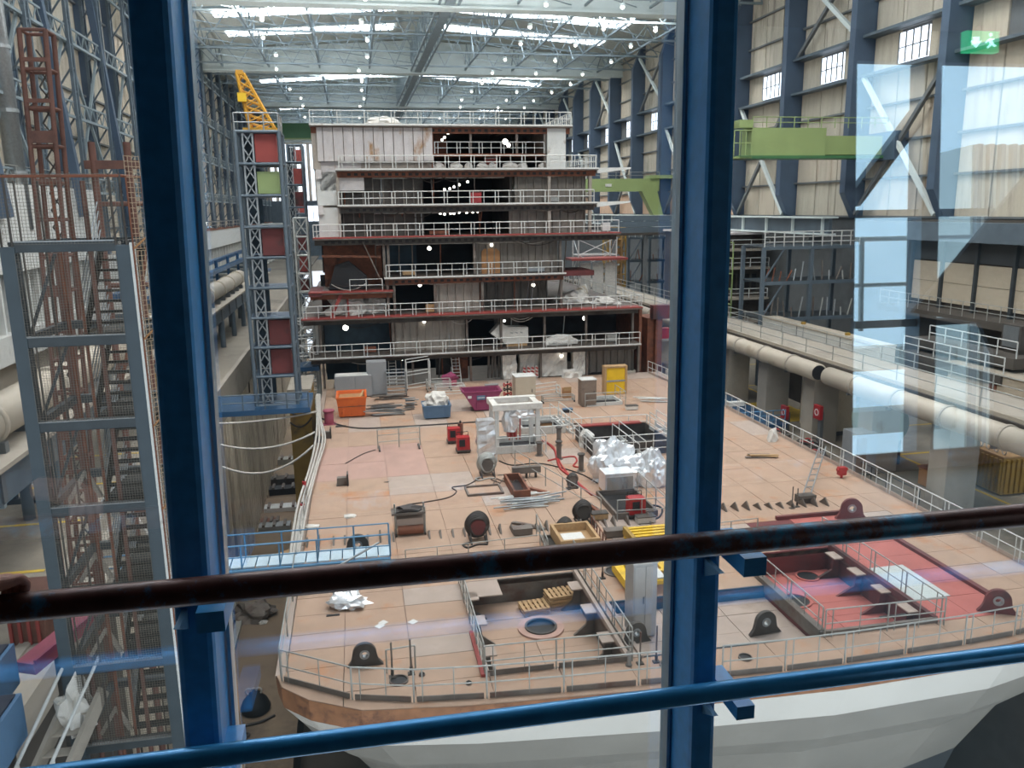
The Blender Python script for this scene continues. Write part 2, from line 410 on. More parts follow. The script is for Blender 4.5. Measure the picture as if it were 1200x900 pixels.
# ---- right wall
wr = bx('wall_right', 'girt', None, RX, RX + .4, -5, EY, -4, 53.2, True)
colY = [105.2 + 15.3 * k for k in range(-4, 13)]
rows = [15.2, 19.5, 23.5, 27.5, 31.2, 35.2, 39.2, 43.2, 47.2, 50.6]
for i, y in enumerate(colY):
    m = MB(); m.prism([(RX, y - .55, 15), (58.9, y - .55, 15), (57.3, y - .55, 18), (57.3, y - .55, 44), (58.9, y - .55, 48), (RX, y - .55, 50.6)], (0, 1.1, 0))
    m.build('column', 'column_blue', wr)
    if i == len(colY) - 1: break
    for j in range(len(rows) - 1):
        n = 3 if y < 165 else 1
        for k in range(n):
            a = y + .6 + (15.3 - 1.2) / n * k; b = y + .6 + (15.3 - 1.2) / n * (k + 1)
            if j == 4 and (n == 1 or k == 1): continue
            bx('cladding_panel', 'clad_peach' if (j == 0 and y > 115) else ('clad' if (j + i) % 2 else 'clad_warm' if j < 3 else 'clad'), wr, 59.82, 60.02, a + .1, b - .1, rows[j] + .1, rows[j + 1] - .1)
    if y > 60:
        wn = bx('window_%d' % (i + 1), 'window_glow', None, 59.75, 60, y + 5.5, y + 10.2, 31.7, 34.8, True)
        for k in range(5): bx('glazing_bar', 'girt', wn, 59.66, 59.76, y + 5.5 + k * 4.7 / 4 - .07, y + 5.5 + k * 4.7 / 4 + .07, 31.7, 34.8)
        bx('glazing_bar', 'girt', wn, 59.66, 59.76, y + 5.5, y + 10.2, 33.2, 33.3)
    # braces
    for (z0, z1) in ((15.5, 31), (35.4, 46)):
        if (i + (z0 > 30)) % 2 == 0:
            beam('brace', 'roof_grey', wr, (58.6, y + .6, z0), (58.6, y + 14.7, z1), .4, .5); beam('brace', 'girt', wr, (58.8, y + 14.7, z0), (58.8, y + .6, z1), .4, .45)
for z in rows: beam('girt', 'girt', wr, (59.6, 44, z), (59.6, EY, z), .4, .22)
for z in (31.0, 35.3): beam('girt', 'lattice_blue', wr, (58.9, 44, z), (58.9, EY, z), 1.4, .3)
# ---- left wall
wlf = bx('wall_left', 'girt', None, LX - .4, LX, -5, EY, 1.5, 53, True)
lrows = [10, 15, 20, 25, 30, 35, 40, 45, 50.5]
lcol = [49 + 11.5 * k for k in range(22)]
for i, y in enumerate(lcol):
    for j in range(len(lrows) - 1):
        bx('cladding_panel', 'clad_warm' if (i + j) % 3 else 'clad', wlf, LX - .02, LX + .18, y + .3, y + 11.3, lrows[j] + .12, lrows[j + 1] - .12)
    m = MB()
    for dx in (1.0, 2.6):
        for dy in (-.45, .45): m.bar((LX + dx, y + dy, 13), (LX + dx, y + dy, 50), .3)
    for k in range(16):
        z = 13 + k * 2.3
        m.bar((LX + 1, y - .45, z), (LX + 2.6, y - .45, z + 2.3), .16); m.bar((LX + 2.6, y - .45, z), (LX + 2.6, y + .45, z + 2.3), .14); m.bar((LX + 2.6, y - .45, z), (LX + 2.6, y + .45, z), .14)
    m.build('lattice_column', 'lattice_blue', wlf)
    box('column', 'column_blue', wlf, (LX + .6, y, 31), (.9, 1.0, 38))
    m = MB()
    for z in (19, 26.5, 34, 42):
        m.bar((LX + 2.4, y, z), (LX + 2.4, y + 11.5, z), .26); m.bar((LX + 2.4, y, z + 1.5), (LX + 2.4, y + 11.5, z + 1.5), .18)
        for k in range(5): m.bar((LX + 2.4, y + 2.3 * k, z), (LX + 2.4, y + 2.3 * k + 1.15, z + 1.5), .1); m.bar((LX + 2.4, y + 2.3 * k + 1.15, z + 1.5), (LX + 2.4, y + 2.3 * k + 2.3, z), .1)
    m.build('lattice_girder', 'truss', wlf)
    if y < 200:
        beam('brace', 'truss', wlf, (LX + 2, y + .5, 20), (LX + 2, y + 11, 34), .25, .3); beam('brace', 'truss', wlf, (LX + 2, y + 11, 20), (LX + 2, y + .5, 34), .25, .3)
for z in lrows: beam('girt', 'girt', wlf, (LX + .35, 45, z), (LX + .35, EY, z), .4, .22)
for y in (71, 90, 108, 127): beam('raking_strut', 'column_blue', wlf, (-26.5, y, 16.5), (-28.5, y - 3, 49), .75, .8)
# ---- end wall
we = bx('wall_back', 'concrete', None, LX, RX, EY, EY + .5, -4, 53, True)
we2 = bx('cladding_panel', 'lattice_blue', we, LX, RX, EY - .3, EY, 0, 20.4); bx('cladding_panel', 'roof_grey', we, LX, RX, EY - .3, EY, 40.2, 46)
for k in range(10):
    x = -27 + k * 2.25
    wn = bx('window_%d' % (40 + k), 'window_glow', None, x, x + 1.15, EY - .45, EY - .05, 20.6, 39.6, True); bx('window_frame', 'girt', wn, x + .5, x + .6, EY - .5, EY - .44, 20.6, 39.6)
    wn = bx('window_%d' % (60 + k), 'window_glow', None, x, x + 1.15, EY - .45, EY - .05, 41.3, 44, True); bx('window_frame', 'girt', wn, x, x + 1.15, EY - .5, EY - .44, 42.6, 42.75)
wn = bx('window_80', 'window_glow', None, -16, -8.5, EY - .45, EY - .05, 13.5, 18.8, True)
for k in range(4): bx('window_frame', 'girt', wn, -15.8 + 2.2 * k, -15.6 + 2.2 * k, EY - .5, EY - .44, 13.5, 18.8)
# ---- left side gallery building
gb = T('gallery_building', 'long white balcony block running along the left hall wall, ribbon windows under it', 'building', (-28, 100, 1.5))
bx('parapet', 'white_paint', gb, -30, -27, 40, 96, 12.2, 19.2); bx('parapet', 'white_paint', gb, -30, -26.8, 140, 290, 10, 13.4)
bx('wall', 'concrete', gb, -30, -28.2, 40, 290, 1.5, 12)
bx('floor_band', 'white_paint', gb, -30, -27, 40, 135, 5.2, 7.4); bx('coping', 'rust_edge', gb, -30, -26.7, 140, 290, 13.4, 13.6)
for k in range(70):
    y = 42 + k * 2.0
    bx('window_fin', 'white_paint', gb, -28.2, -27.4, y, y + .35, 7.4, 12.1)
for k in range(34): bx('window', 'hull_dark', gb, -28.2, -28.05, 42.5 + 4 * k, 45.8 + 4 * k, 7.8, 11.8)
for k in range(30): bx('window_fin', 'white_paint', gb, -28.2, -27.4, 150 + 4 * k, 150.7 + 4 * k, 5, 9.8)
rail('safety_railing', 'thin railing on top of the near white balcony block at the left', [(-27.2, 40, 19.2), (-27.2, 96, 19.2)], 1.5, 'rail_grey', 4, double=False)
rail('safety_railing', 'thin railing on the far white balcony beyond the blue window post', [(-27.1, 140, 13.6), (-27.1, 240, 13.6)], 1.4, 'rail_grey', 6, double=False, r=.06)
# blue pipework between
bw = T('pipe_rack', 'blue steel pipe rack under the far left balcony', 'rack', (-20, 110, 1.5))
for z, x in ((9.2, -22), (8.2, -20.5), (5.2, -21), (4.2, -19)):
    beam('rack_beam', 'navy_paint', bw, (x, 80, z), (x, 190, z), .8, .55)
for y in range(84, 190, 12): rod('post', 'navy_paint', bw, (-21, y, 1.5), (-21, y, 9.5), .25); beam('rack_beam', 'lattice_blue', bw, (-23.5, y, 7), (-18, y, 7), .3, .4)
for y in range(80, 190, 6): rod('rack_pipe', 'rail_grey', bw, (-23, y, 6.4), (-17.5, y, 6.4), .25)
# pale pipe on crane girder
pg = T('pipe_bridge', 'pale long pipe lying on a grey girder bridge, left of the ship', 'pipe', (-16, 80, 1.5))
MB().tube([(-16.4, 26, 7.7), (-16.4, 122, 7.7)], .95, 20).build('pipe', 'pipe_pale', pg, True)
for y in range(30, 122, 8): MB().ring((-16.4, y, 7.7), .9, 1.08, .25, 20, 'y').build('pipe_collar', 'pipe_pale', pg, True)
bx('girder', 'lattice_blue', pg, -17.2, -15.2, 26, 150, 4.6, 6.2); bx('walkway', 'concrete', pg, -17.6, -14.8, 26, 150, 6.2, 6.4)
for k in range(20): bx('stiffener', 'girt', pg, -15.22, -15.1, 30 + 6 * k, 30.4 + 6 * k, 4.7, 6.2)
for y in range(34, 150, 9):
    for x in (-17, -15.4): rod('post', 'lattice_blue', pg, (x, y, 1.5), (x, y, 4.6), .3)
for y in range(30, 122, 4): bx('pipe_saddle', 'girt', pg, -17.3, -15.5, y - .2, y + .2, 6.4, 6.9)
# ventilation duct on the left wall
vd = T('ventilation_duct', 'silver round ventilation duct climbing the left wall', 'duct', (-28, 84, 19))
MB().tube([(-27.6, 77, 15.5), (-27.6, 77, 36), (-27.2, 76.4, 37.5), (-25.6, 75.5, 39), (-25.4, 75.5, 46)], .75, 14).build('duct', 'galv', vd, True)
for z in (20, 25, 30, 35): MB().ring((-27.6, 77, z), .74, .85, .3, 14).build('duct_collar', 'galv', vd)
# ---- lamps under roof
lab = 'small round hall lamp glowing under the roof trusses'
m = bpy.data.objects.new('hall_lamp', None); COL.objects.link(m); tag(m, lab, 'lamp', 'hall lamps under the roof')
rod('lamp_shade', 'roof_grey', m, (0, 0, .12), (0, 0, .5), .36); rod('hanger', 'girt', m, (0, 0, .5), (0, 0, 1.3), .06)
o = bpy.data.objects.new('bulb', unit('ball', 'lamp_glow')); COL.objects.link(o); place(o, (0, 0, 0), (.3, .3, .3), Quaternion()); setp2(o, m)
spots = [(x, y) for y in (117, 131, 144, 159, 174, 188, 201, 216, 231, 258) for x in (-12, 3, 29, 40, 49)]
for i, (x, y) in enumerate(spots):
    x += rnd.uniform(-1.5, 1.5)
    lb_ = 'hall lamp, %s in the %s lamp row under the roof' % (['far left', 'left of the ridge walkway', 'right of the ridge walkway', 'second from the right', 'far right'][i % 5], ['nearest', 'second', 'third', 'fourth', 'fifth', 'sixth', 'seventh', 'eighth', 'ninth', 'farthest'][i // 5])
    if i == 0: m.location = (x, y, 44.1); m['label'] = lb_
    else: dup(m, (x, y, 44.1), 0, lb_)
# ---------------- sky-lit window of the gallery, behind the camera, comes with the gallery below ----------------
# ---------------- the ship ----------------
ship = T('ship', 'huge cruise ship hull section under construction with stepped open decks', 'ship', (13, 50, 0))
outline = [(-3.7, 78), (-3.75, 50), (-3.7, 28.2), (-3.4, 27.2), (-2.4, 26.2), (-.6, 25.2), (3, 24.7), (10, 24.25), (17, 24.0), (24, 24.3), (27.6, 25.1), (29.4, 26.6), (30.2, 29), (30.4, 45), (30.4, 62), (29.4, 78)]
def ring_at(z, inset):
    o = []; cx = 13.3; cy = 52
    for x, y in outline:
        ix = inset * (.8 if x < cx else -.35) if abs(x - cx) > 12 else inset * (cx - x) / 12 * (.8 if x < cx else .35)
        o.append((x + ix, y + (inset * (1.0 if x < cx else .8) if y < 40 else 0), z))
    return o
def band(name, m, r0, r1, seg=None):
    n = len(r0); b = MB()
    for k in range(n - 1):
        if seg and not seg(r0[k]): continue
        b.add([r0[k], r0[k + 1], r1[k + 1], r1[k]], [(0, 1, 2, 3)])
    return b.build(name, m, ship, smooth=True)
rg = [ring_at(-.02, 0), ring_at(-.85, .05)]
band('rim', 'rim', *rg)
def lowz(z, f): return [(x, y, z + (f(x) if f else 0)) for x, y, _ in ring_at(z, {-2.3: .7, -3.4: 1.5, -5: 2.8, -8: 4.5, -14: 6.5, -20: 7.5}[z])]
sl = lambda x: -.3 * max(0, min(1, (x - 0) / 12))
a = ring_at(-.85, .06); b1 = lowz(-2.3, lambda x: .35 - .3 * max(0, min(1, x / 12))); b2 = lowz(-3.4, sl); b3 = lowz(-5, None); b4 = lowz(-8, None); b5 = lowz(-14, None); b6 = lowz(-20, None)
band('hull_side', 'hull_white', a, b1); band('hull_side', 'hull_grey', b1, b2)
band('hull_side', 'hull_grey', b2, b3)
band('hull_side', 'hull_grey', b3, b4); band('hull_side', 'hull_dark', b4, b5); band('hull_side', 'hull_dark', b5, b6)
# deck plates
XE = [-3.3, -1.2, 1.3, 4.0, 6.6, 9.2, 9.9, 12.2, 14.8, 17.3, 19.8, 22.3, 24.2, 26.0, 28.2, 30.0]
YE = [26.4, 28.2, 29.6, 30.8, 32.4, 34, 36.2, 37.8, 40.5, 43.5, 46.5, 50, 53.5, 57.5, 61.5, 66, 70.5, 75, 78]
def well(x, y):
    if 4 < x < 9.2 and y < 34: return 1.15, 'deck'
    if 9.9 < x < 17.3 and 26.4 < y < 30.8: return .55, 'deck_pale'
    if 17.3 < x < 22.3 and y < 34: return 1.15, 'red_deck'
    return 0, None
under = MB(); cx_ = MB()
for i in range(len(XE) - 1):
    for j in range(len(YE) - 1):
        x0, x1, y0, y1 = XE[i], XE[i + 1], YE[j], YE[j + 1]; cx, cy = (x0 + x1) / 2, (y0 + y1) / 2
        d, m = well(cx, cy)
        if i == 0 and j == 0: continue
        under.box(x0, x1, y0, y1, -d - .25, -d - .045)
        if m is None:
            m = 'deck' if rnd.random() < .9 else 'deck_pale'
            if 22.3 < cx < 26 and cy < 37.8 and cy > 27: m = 'red_deck'
            if 19.8 < cx < 22.3 and 34 < cy < 37.8: m = 'red_dark'
            if -3.3 < cx < 4 and 50 < cy < 57.5: m = 'deck_pink'
        g = .014
        bx('deck_plate', m, ship, x0 + g, x1 - g, y0 + g, y1 - g, -d - .05, -d + rnd.uniform(0, .012))
under.build('deck_underlay', 'deck_seam', ship)
front = [(x, y) for x, y in outline if y < 30]; front = [(-3.7, 26.4 + 2)] + front[1:-1] + [(30.2, 28.4)]
# fore edge strip cut in plates
MB().prism([(-3.68, 28.18, -.05), (-3.38, 27.2, -.05), (-2.4, 26.22, -.05), (-1.22, 25.57, -.05), (-1.22, 28.18, -.05)], (0, 0, .055)).build('deck_plate', 'deck', ship)
xs = [-1.2, 1.3, 4, 6.6, 9.2, 12.2, 14.8, 17.3, 19.8, 22.3, 24.2, 26, 28.2, 29.6]
def fy(x):
    P = sorted([(px_, py_) for px_, py_ in outline if py_ < 30])
    for (xa, ya), (xb, yb) in zip(P, P[1:]):
        if xa <= x <= xb: return ya + (yb - ya) * (x - xa) / (xb - xa + 1e-9)
    return 26.4
for xa, xb in zip(xs, xs[1:]):
    mids = [xa + (xb - xa) * k / 4 for k in range(5)]
    poly = [(x, fy(x) + .02, -.05) for x in mids] + [(xb - .02, 26.38, -.05), (xa + .02, 26.38, -.05)]
    MB().prism(poly, (0, 0, .055)).build('deck_plate', 'deck', ship)
for x0, x1 in ((-3.68, -3.32), (30.02, 30.3)):
    for ya, yb in ((28, 40), (40.03, 52), (52.03, 64), (64.03, 78)): bx('deck_plate', 'deck_pale', ship, x0, x1, ya, yb - .03, -.05, .006)
# well walls
def wellwalls(x0, x1, y0, y1, d, m, cop='deck_pale'):
    t = .08
    bx('well_wall', m, ship, x0 - t, x0, y0, y1, -d, .02); bx('well_wall', m, ship, x1, x1 + t, y0, y1, -d, .02)
    bx('well_wall', m, ship, x0, x1, y0 - t, y0, -d, .02); bx('well_wall', m, ship, x0, x1, y1, y1 + t, -d, .02)
wellwalls(4, 9.2, 26.4, 34, 1.15, 'steel_raw'); wellwalls(9.9, 17.3, 26.4, 30.8, .55, 'interior_teal'); wellwalls(17.3, 22.3, 26.4, 34, 1.15, 'red_dark')
bx('coaming', 'steel_raw', ship, 17.15, 17.45, 26.4, 34, -.3, .25); bx('coaming', 'steel_raw', ship, 17.2, 22.4, 26.3, 26.45, -.1, .2); bx('coaming', 'red_dark', ship, 22.25, 22.45, 26.4, 34, -.1, .22)
bx('coaming', 'deck_pale', ship, 3.85, 4.02, 26.3, 34, -.05, .15); bx('coaming', 'deck_pale', ship, 9.2, 9.35, 26.3, 34, -.05, .2); bx('coaming', 'red_paint', ship, 3.7, 3.85, 26.3, 29.5, 0, .12)
bx('coaming', 'deck_pale', ship, 9.75, 9.9, 26.3, 30.8, -.05, .12)
# gussets on well walls
def gus(x, y, d, s, m, w=.9):
    b = MB(); b.prism([(x, y, -d), (x + s * w, y, -d), (x + s * .35, y, -d + .45), (x + s * .25, y, 0), (x, y, 0)], (0, .12, 0)); b.build('gusset', m, ship)
    bx('gusset_plate', 'deck_pale', ship, min(x, x + s * .5), max(x, x + s * .5), y - .35, y + .45, -.03, .03)
for y in (28, 30.4, 32.6): gus(4.02, y, 1.15, 1, 'steel_raw'); gus(9.18, y, 1.15, -1, 'steel_raw')
for y in (27.6, 29.4, 31.2, 33): gus(22.28, y, 1.15, -1, 'red_dark', 1.2)
bx('plate_flap', 'deck_pale', ship, 4.0, 5.6, 32.5, 34, -.03, .03)
# pool rectangle on red paint and dark stripe
MB().box(22.75, 24.5, 28.2, 31.4, .012, .03).build('painted_rectangle', 'pool_white', ship)
bx('dark_stripe', 'red_dark', ship, 26.0, 26.25, 26.8, 38, .0, .16); bx('plate_strip', 'red_dark', ship, 21.6, 26.0, 37.8, 38.0, 0, .2)
# holes: black discs and boxes laid on the plates paint the shade inside
def hole(x, y, r, z=0, rim='steel_raw', name='manhole'):
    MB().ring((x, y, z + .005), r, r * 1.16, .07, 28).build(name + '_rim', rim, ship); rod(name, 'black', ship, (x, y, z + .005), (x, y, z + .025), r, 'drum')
hole(.75, 26.7, .3); hole(9.95 + .7, 25.6, .33); hole(19.0, 31.2, .62, -1.15, 'red_deck'); hole(20.9, 33.4, .5, -1.15, 'red_deck'); hole(11.2, 33.6, .5)
MB().ring((7.05, 31.3, -1.15), .66, 1.0, .09, 36).build('round_hatch_ring', 'deck_pink', ship); rod('round_hatch_shade', 'black', ship, (7.05, 31.3, -1.14), (7.05, 31.3, -1.12), .68, 'drum'); MB().ring((7.05, 31.3, -1.1), .6, .7, .1, 36).build('round_hatch_lip', 'steel_dark', ship)
hole(13.6, 25.5, .22); hole(3.2, 26.0, .1); hole(1.6, 26.9, .1)
for x, y, w_, d_ in ((-1.7, 32.2, .55, .14), (-3.2, 60, .7, 1.8), (-1.8, 63.5, .8, .5), (21.0, 27.2, 1.2, .08), (1.2, 49, .3, .1), (8.6, 48.7, .7, .12)):
    bx('slot', 'black', ship, x - w_ / 2, x + w_ / 2, y - d_ / 2, y + d_ / 2, 0, .03)
# lifting lugs: plate with hole and flared foot
def lug(px, py, s, rz=0, m='steel_dark', z=0):
    c = at(px, py, z=z); b = MB(); n = 20; out = []
    for k in range(n + 1):
        a = math.pi * k / n; out.append((math.cos(a) * .55 * s, .62 * s + math.sin(a) * .55 * s))
    out += [(-.62 * s, .3 * s), (-1.0 * s, .0)]; out = [(1.0 * s, 0), (.62 * s, .3 * s)] + out
    hc = (0, .62 * s); hr = .17 * s; t = .05 * s + .04
    inner = []
    import math as _m
    N = 40; O = []
    # resample the outline by angle round the hole centre
    def hit(a):
        dx, dz = math.cos(a), math.sin(a); best = None
        for k in range(len(out)):
            (x1, z1), (x2, z2) = out[k], out[(k + 1) % len(out)]
            ex, ez = x2 - x1, z2 - z1; den = dx * ez - dz * ex
            if abs(den) < 1e-9: continue
            tt = ((x1 - hc[0]) * ez - (z1 - hc[1]) * ex) / den; uu = ((x1 - hc[0]) * dz - (z1 - hc[1]) * dx) / den
            if tt > 0 and -1e-6 <= uu <= 1.000001 and (best is None or tt > best): best = tt
        return (hc[0] + dx * best, hc[1] + dz * best)
    vs = []
    for k in range(N):
        a = math.tau * k / N + .01; ox, oz = hit(a); ix, iz = hc[0] + math.cos(a) * hr, hc[1] + math.sin(a) * hr
        for yy in (-t, t): vs += [(ox, yy, oz), (ix, yy, iz)]
    fs = []
    for k in range(N):
        p, q = 4 * k, 4 * ((k + 1) % N)
        fs += [(p, q, q + 1, p + 1), (p + 2, p + 3, q + 3, q + 2), (p, p + 2, q + 2, q), (p + 1, q + 1, q + 3, p + 3)]
    cr, sr = math.cos(rz), math.sin(rz)
    b.add([(c.x + x * cr - y * sr, c.y + x * sr + y * cr, z + zz) for x, y, zz in vs], fs)
    L = b.build('lifting_lug', m, ship)
    rr = MB().ring((0, -t - .03, hc[1]), hr * .85, hr * 1.35, 2 * t + .06, 20, 'y'); rr.v = [(c.x + x * cr - y * sr, c.y + x * sr + y * cr, z + zz) for x, y, zz in rr.v]
    rr.build('lug_ring', 'galv', L)
lug(428, 780, .8); lug(420, 651, .95); lug(745, 753, .75, .1); lug(997, 608, 1.0, -.3, 'red_dark'); lug(896, 742, .85, .1, z=-.5); lug(1168, 718, .9, -.5, 'red_dark')
# stiffener stubs
for k in range(30):
    x = -3.2 + k * .62 + rnd.uniform(-.08, .08)
    if 1.6 < x < 2.6: continue
    y = 40.0 - .05 * x; h = rnd.uniform(.3, .55)
    MB().prism([(x, y - .5, 0), (x, y + .4, 0), (x, y - .05, h)], (.09, 0, 0)).build('stiffener_stub', 'steel_raw', ship)
for k in range(10):
    x = 19.4 + k * .66; y = 39.9 - .05 * k; h = rnd.uniform(.3, .5)
    MB().prism([(x, y + .45, 0), (x + .1, y - .4, 0), (x, y - .1, h)], (.09, .04, 0)).build('stiffener_stub', 'steel_raw', ship)
for k in range(16):
    x = 1.6 + k * .53; bx('slot', 'rust_edge', ship, x, x + .42, 36.15, 36.3, 0, .1)
# deck step lines and hatch coamings
def hatch(x0, x1, y0, y1, h=.3, m='deck_pale', inner='interior'):
    bx('hatch_coaming', m, ship, x0, x1, y0, y0 + .12, 0, h); bx('hatch_coaming', m, ship, x0, x1, y1 - .12, y1, 0, h)
    bx('hatch_coaming', m, ship, x0, x0 + .12, y0 + .12, y1 - .12, 0, h); bx('hatch_coaming', m, ship, x1 - .12, x1, y0 + .12, y1 - .12, 0, h)
    bx('hatch_inner_plate', inner, ship, x0 + .12, x1 - .12, y0 + .12, y1 - .12, 0, .04)  # flat plate on the deck; dark inner colours paint the shade below
hatch(13.2, 15.6, 39.8, 43.6, .35, 'steel_raw'); hatch(8.4, 9.4, 44.2, 47.5, .5, 'rust_edge'); hatch(5.8, 8.0, 45.2, 46.8, .14, 'steel_raw', 'deck')
hatch(11.6, 15.0, 57.5, 60.5, .6, 'white_paint'); hatch(15.2, 20.6, 50.8, 55.5, 1.0, 'steel_dark'); bx('hatch_cover', 'red_paint', ship, 15.6, 20.2, 55.3, 55.9, .95, 1.05)
hatch(8.6, 11.2, 35.6, 38.2, .2, 'steel_raw', 'steel_dark'); hatch(18.8, 22, 65, 67.5, .3, 'white_paint'); hatch(9.0, 12.2, 53.2, 56, .5, 'white_paint')
# ---- superstructure
Y0 = 77.8
sup = [(-4.7, 27.9, 3.2, 100), (-5.2, 28.0, 6.9, 120), (-4.4, 3.4, 9.3, 84), (2.6, 20.2, 10.5, 100), (-3.7, 25.6, 14.3, 120), (-1.3, 23.3, 17.2, 110), (-1.3, 23.4, 20.4, 110), (-3.4, 20.8, 24.3, 110)]
for i, (x0, x1, z, yb) in enumerate(sup):
    y0 = Y0 - (.9 if i in (0, 1, 4) else .5)
    s = bx('deck_slab', 'steel_raw', ship, x0, x1, y0, yb, z - .22, z)
    if i in (1, 2, 4): bx('red_edge', 'red_paint', s, x0, x1, y0 - .03, y0 + .02, z - .1, z + .02); bx('red_walkway', 'red_paint', s, x0 + .1, x1 - .1, y0 + .05, y0 + 1.4, z, z + .02)
    else: bx('slab_edge', 'white_paint', s, x0, x1, y0 - .03, y0 + .02, z - .12, z + .02)
    # underslung beam; black boxes on its face paint the dark of cut-outs
    bx('edge_beam', 'rust_edge' if i in (2, 3, 6, 7) else 'steel_dark', s, x0 + .1, x1 - .1, Y0 + .2, Y0 + .35, z - .75, z - .22)
    if i in (4, 5, 6, 7, 3):
        k = x0 + 1
        while k < x1 - 1: bx('cutout_shade', 'black', s, k, k + .32, Y0 + .17, Y0 + .21, z - .6, z - .36); k += .62
    for k in range(int((x1 - x0) / 2.4)): bx('deck_beam', 'steel_dark', s, x0 + 1 + 2.4 * k, x0 + 1.12 + 2.4 * k, Y0 + .4, Y0 + 9, z - .6, z - .22)
bx('red_side', 'red_dark', ship, -4.4, -3.2, 77.3, 84, 8.9, 9.3)
def ribbed(x0, x1, z0, z1, y, m, step=.75, rm=None):
    s = bx('bulkhead', m, ship, x0, x1, y, y + .12, z0, z1); k = x0 + .3
    while k < x1 - .1:
        bx('stiffener', rm or m, s, k, k + .1, y - .22, y, z0, z1); k += step
    return s
zz = [0, 3.2, 6.9, 10.5, 14.3, 17.2, 20.4, 24.3]
def lv(i): return zz[i], zz[i + 1] - .22
# level 0
a, b = lv(0)
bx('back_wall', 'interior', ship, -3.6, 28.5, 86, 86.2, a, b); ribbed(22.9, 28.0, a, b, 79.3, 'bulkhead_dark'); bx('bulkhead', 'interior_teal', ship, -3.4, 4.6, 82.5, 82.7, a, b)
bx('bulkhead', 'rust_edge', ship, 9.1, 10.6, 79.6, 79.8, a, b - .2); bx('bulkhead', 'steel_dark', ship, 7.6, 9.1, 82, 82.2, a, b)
for x in (12.6, 12.95, 13.3, 13.7): rod('prop', 'steel_raw', ship, (x, 79.2, a), (x + rnd.uniform(-.2, .3), 79.4, b), .13)
for x in (-3.5, 5.0, 10.7, 17.8, 22.6, 28.1): bx('pillar', 'steel_raw', ship, x - .1, x + .1, 78.1, 78.5, a, b)
# level 1
a, b = lv(1)
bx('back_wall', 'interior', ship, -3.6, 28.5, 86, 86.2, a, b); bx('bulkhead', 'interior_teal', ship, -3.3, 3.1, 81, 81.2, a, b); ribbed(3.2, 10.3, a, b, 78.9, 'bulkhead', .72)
bx('bulkhead', 'steel_dark', ship, 13.9, 16.5, 82.8, 83, a, b)
for x in (-3.6, 3.2, 10.4, 13.8, 18.2, 22.5, 27.4): bx('pillar', 'steel_raw', ship, x - .1, x + .1, 78.1, 78.5, a, b)
# level 2
a, b = lv(2)
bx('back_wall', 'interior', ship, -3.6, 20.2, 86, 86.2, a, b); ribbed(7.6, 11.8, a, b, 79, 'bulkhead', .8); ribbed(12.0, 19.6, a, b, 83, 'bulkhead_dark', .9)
bx('bulkhead', 'red_dark', ship, -3.4, 2.6, 82, 82.2, a, 9.2); beam('red_strut', 'red_paint', ship, (-2.5, 77.9, a), (-1.4, 77.9, 9.1), .3, .3)
for x in (2.9, 3.5, 7.4, 12, 19.9): bx('pillar', 'steel_raw', ship, x - .12, x + .12, 78.0, 78.4, a, b)
bx('pillar', 'red_paint', ship, -.95, -.8, 78, 78.3, a, 9.2)
bx('side_deck_bulwark', 'red_dark', ship, 20.2, 23.6, 79.2, 84, 10.0, 10.5)
# level 3
a, b = lv(3)
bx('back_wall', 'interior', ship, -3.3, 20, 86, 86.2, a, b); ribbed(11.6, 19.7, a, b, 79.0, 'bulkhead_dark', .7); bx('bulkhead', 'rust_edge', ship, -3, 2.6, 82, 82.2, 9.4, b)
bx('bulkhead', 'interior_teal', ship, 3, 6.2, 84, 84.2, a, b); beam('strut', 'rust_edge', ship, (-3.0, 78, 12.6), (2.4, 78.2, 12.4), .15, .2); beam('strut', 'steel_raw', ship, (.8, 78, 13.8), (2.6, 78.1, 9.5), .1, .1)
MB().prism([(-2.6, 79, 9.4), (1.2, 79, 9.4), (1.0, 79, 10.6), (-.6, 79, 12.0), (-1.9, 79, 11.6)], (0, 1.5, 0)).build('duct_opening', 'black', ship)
for x in (2.7, 3.1, 11.3, 19.8): bx('pillar', 'steel_raw', ship, x - .12, x + .12, 78.0, 78.4, a, b)
dr = MB(); P = [(12.1, 78.8, a), (13.9, 78.8, a), (13.9, 78.8, a + 2.1), (13.6, 78.8, a + 2.4), (12.4, 78.8, a + 2.4), (12.1, 78.8, a + 2.1)]; dr.prism(P, (0, .1, 0)).build('door', 'cardboard', ship)
# levels 4, 5
for i in (4, 5):
    a, b = lv(i)
    ribbed(-1.2, 6.6, a, b, 79.4, 'steel_dark', .95, 'bulkhead_dark'); ribbed(14.9 if i == 4 else 15.5, 22.6, a, b, 79.0, 'bulkhead_dark', .8)
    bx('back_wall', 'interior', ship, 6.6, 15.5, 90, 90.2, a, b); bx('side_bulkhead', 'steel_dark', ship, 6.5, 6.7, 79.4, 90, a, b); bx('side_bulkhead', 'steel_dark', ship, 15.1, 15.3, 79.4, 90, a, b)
    for x in (-1.2, 18.7, 22.8): bx('pillar', 'bulkhead', ship, x - .14, x + .14, 78.0, 78.4, a, b)
    bx('corner_post', 'white_paint', ship, -3.1, -1.25, 78.4, 82, a, b); bx('corner_trim', 'bulkhead_white', ship, -3.1, -2.6, 77.9, 78.4, b - .6, b + .2)
    b2 = MB().prism([(23.4, Y0, zz[i + 1] - .5), (26.8, Y0, zz[i + 1] - .1), (26.8, Y0, zz[i + 1] + .05), (23.4, Y0, zz[i + 1] - .0)], (0, 1.4, 0)).build('bracket_arm', 'white_paint', ship)
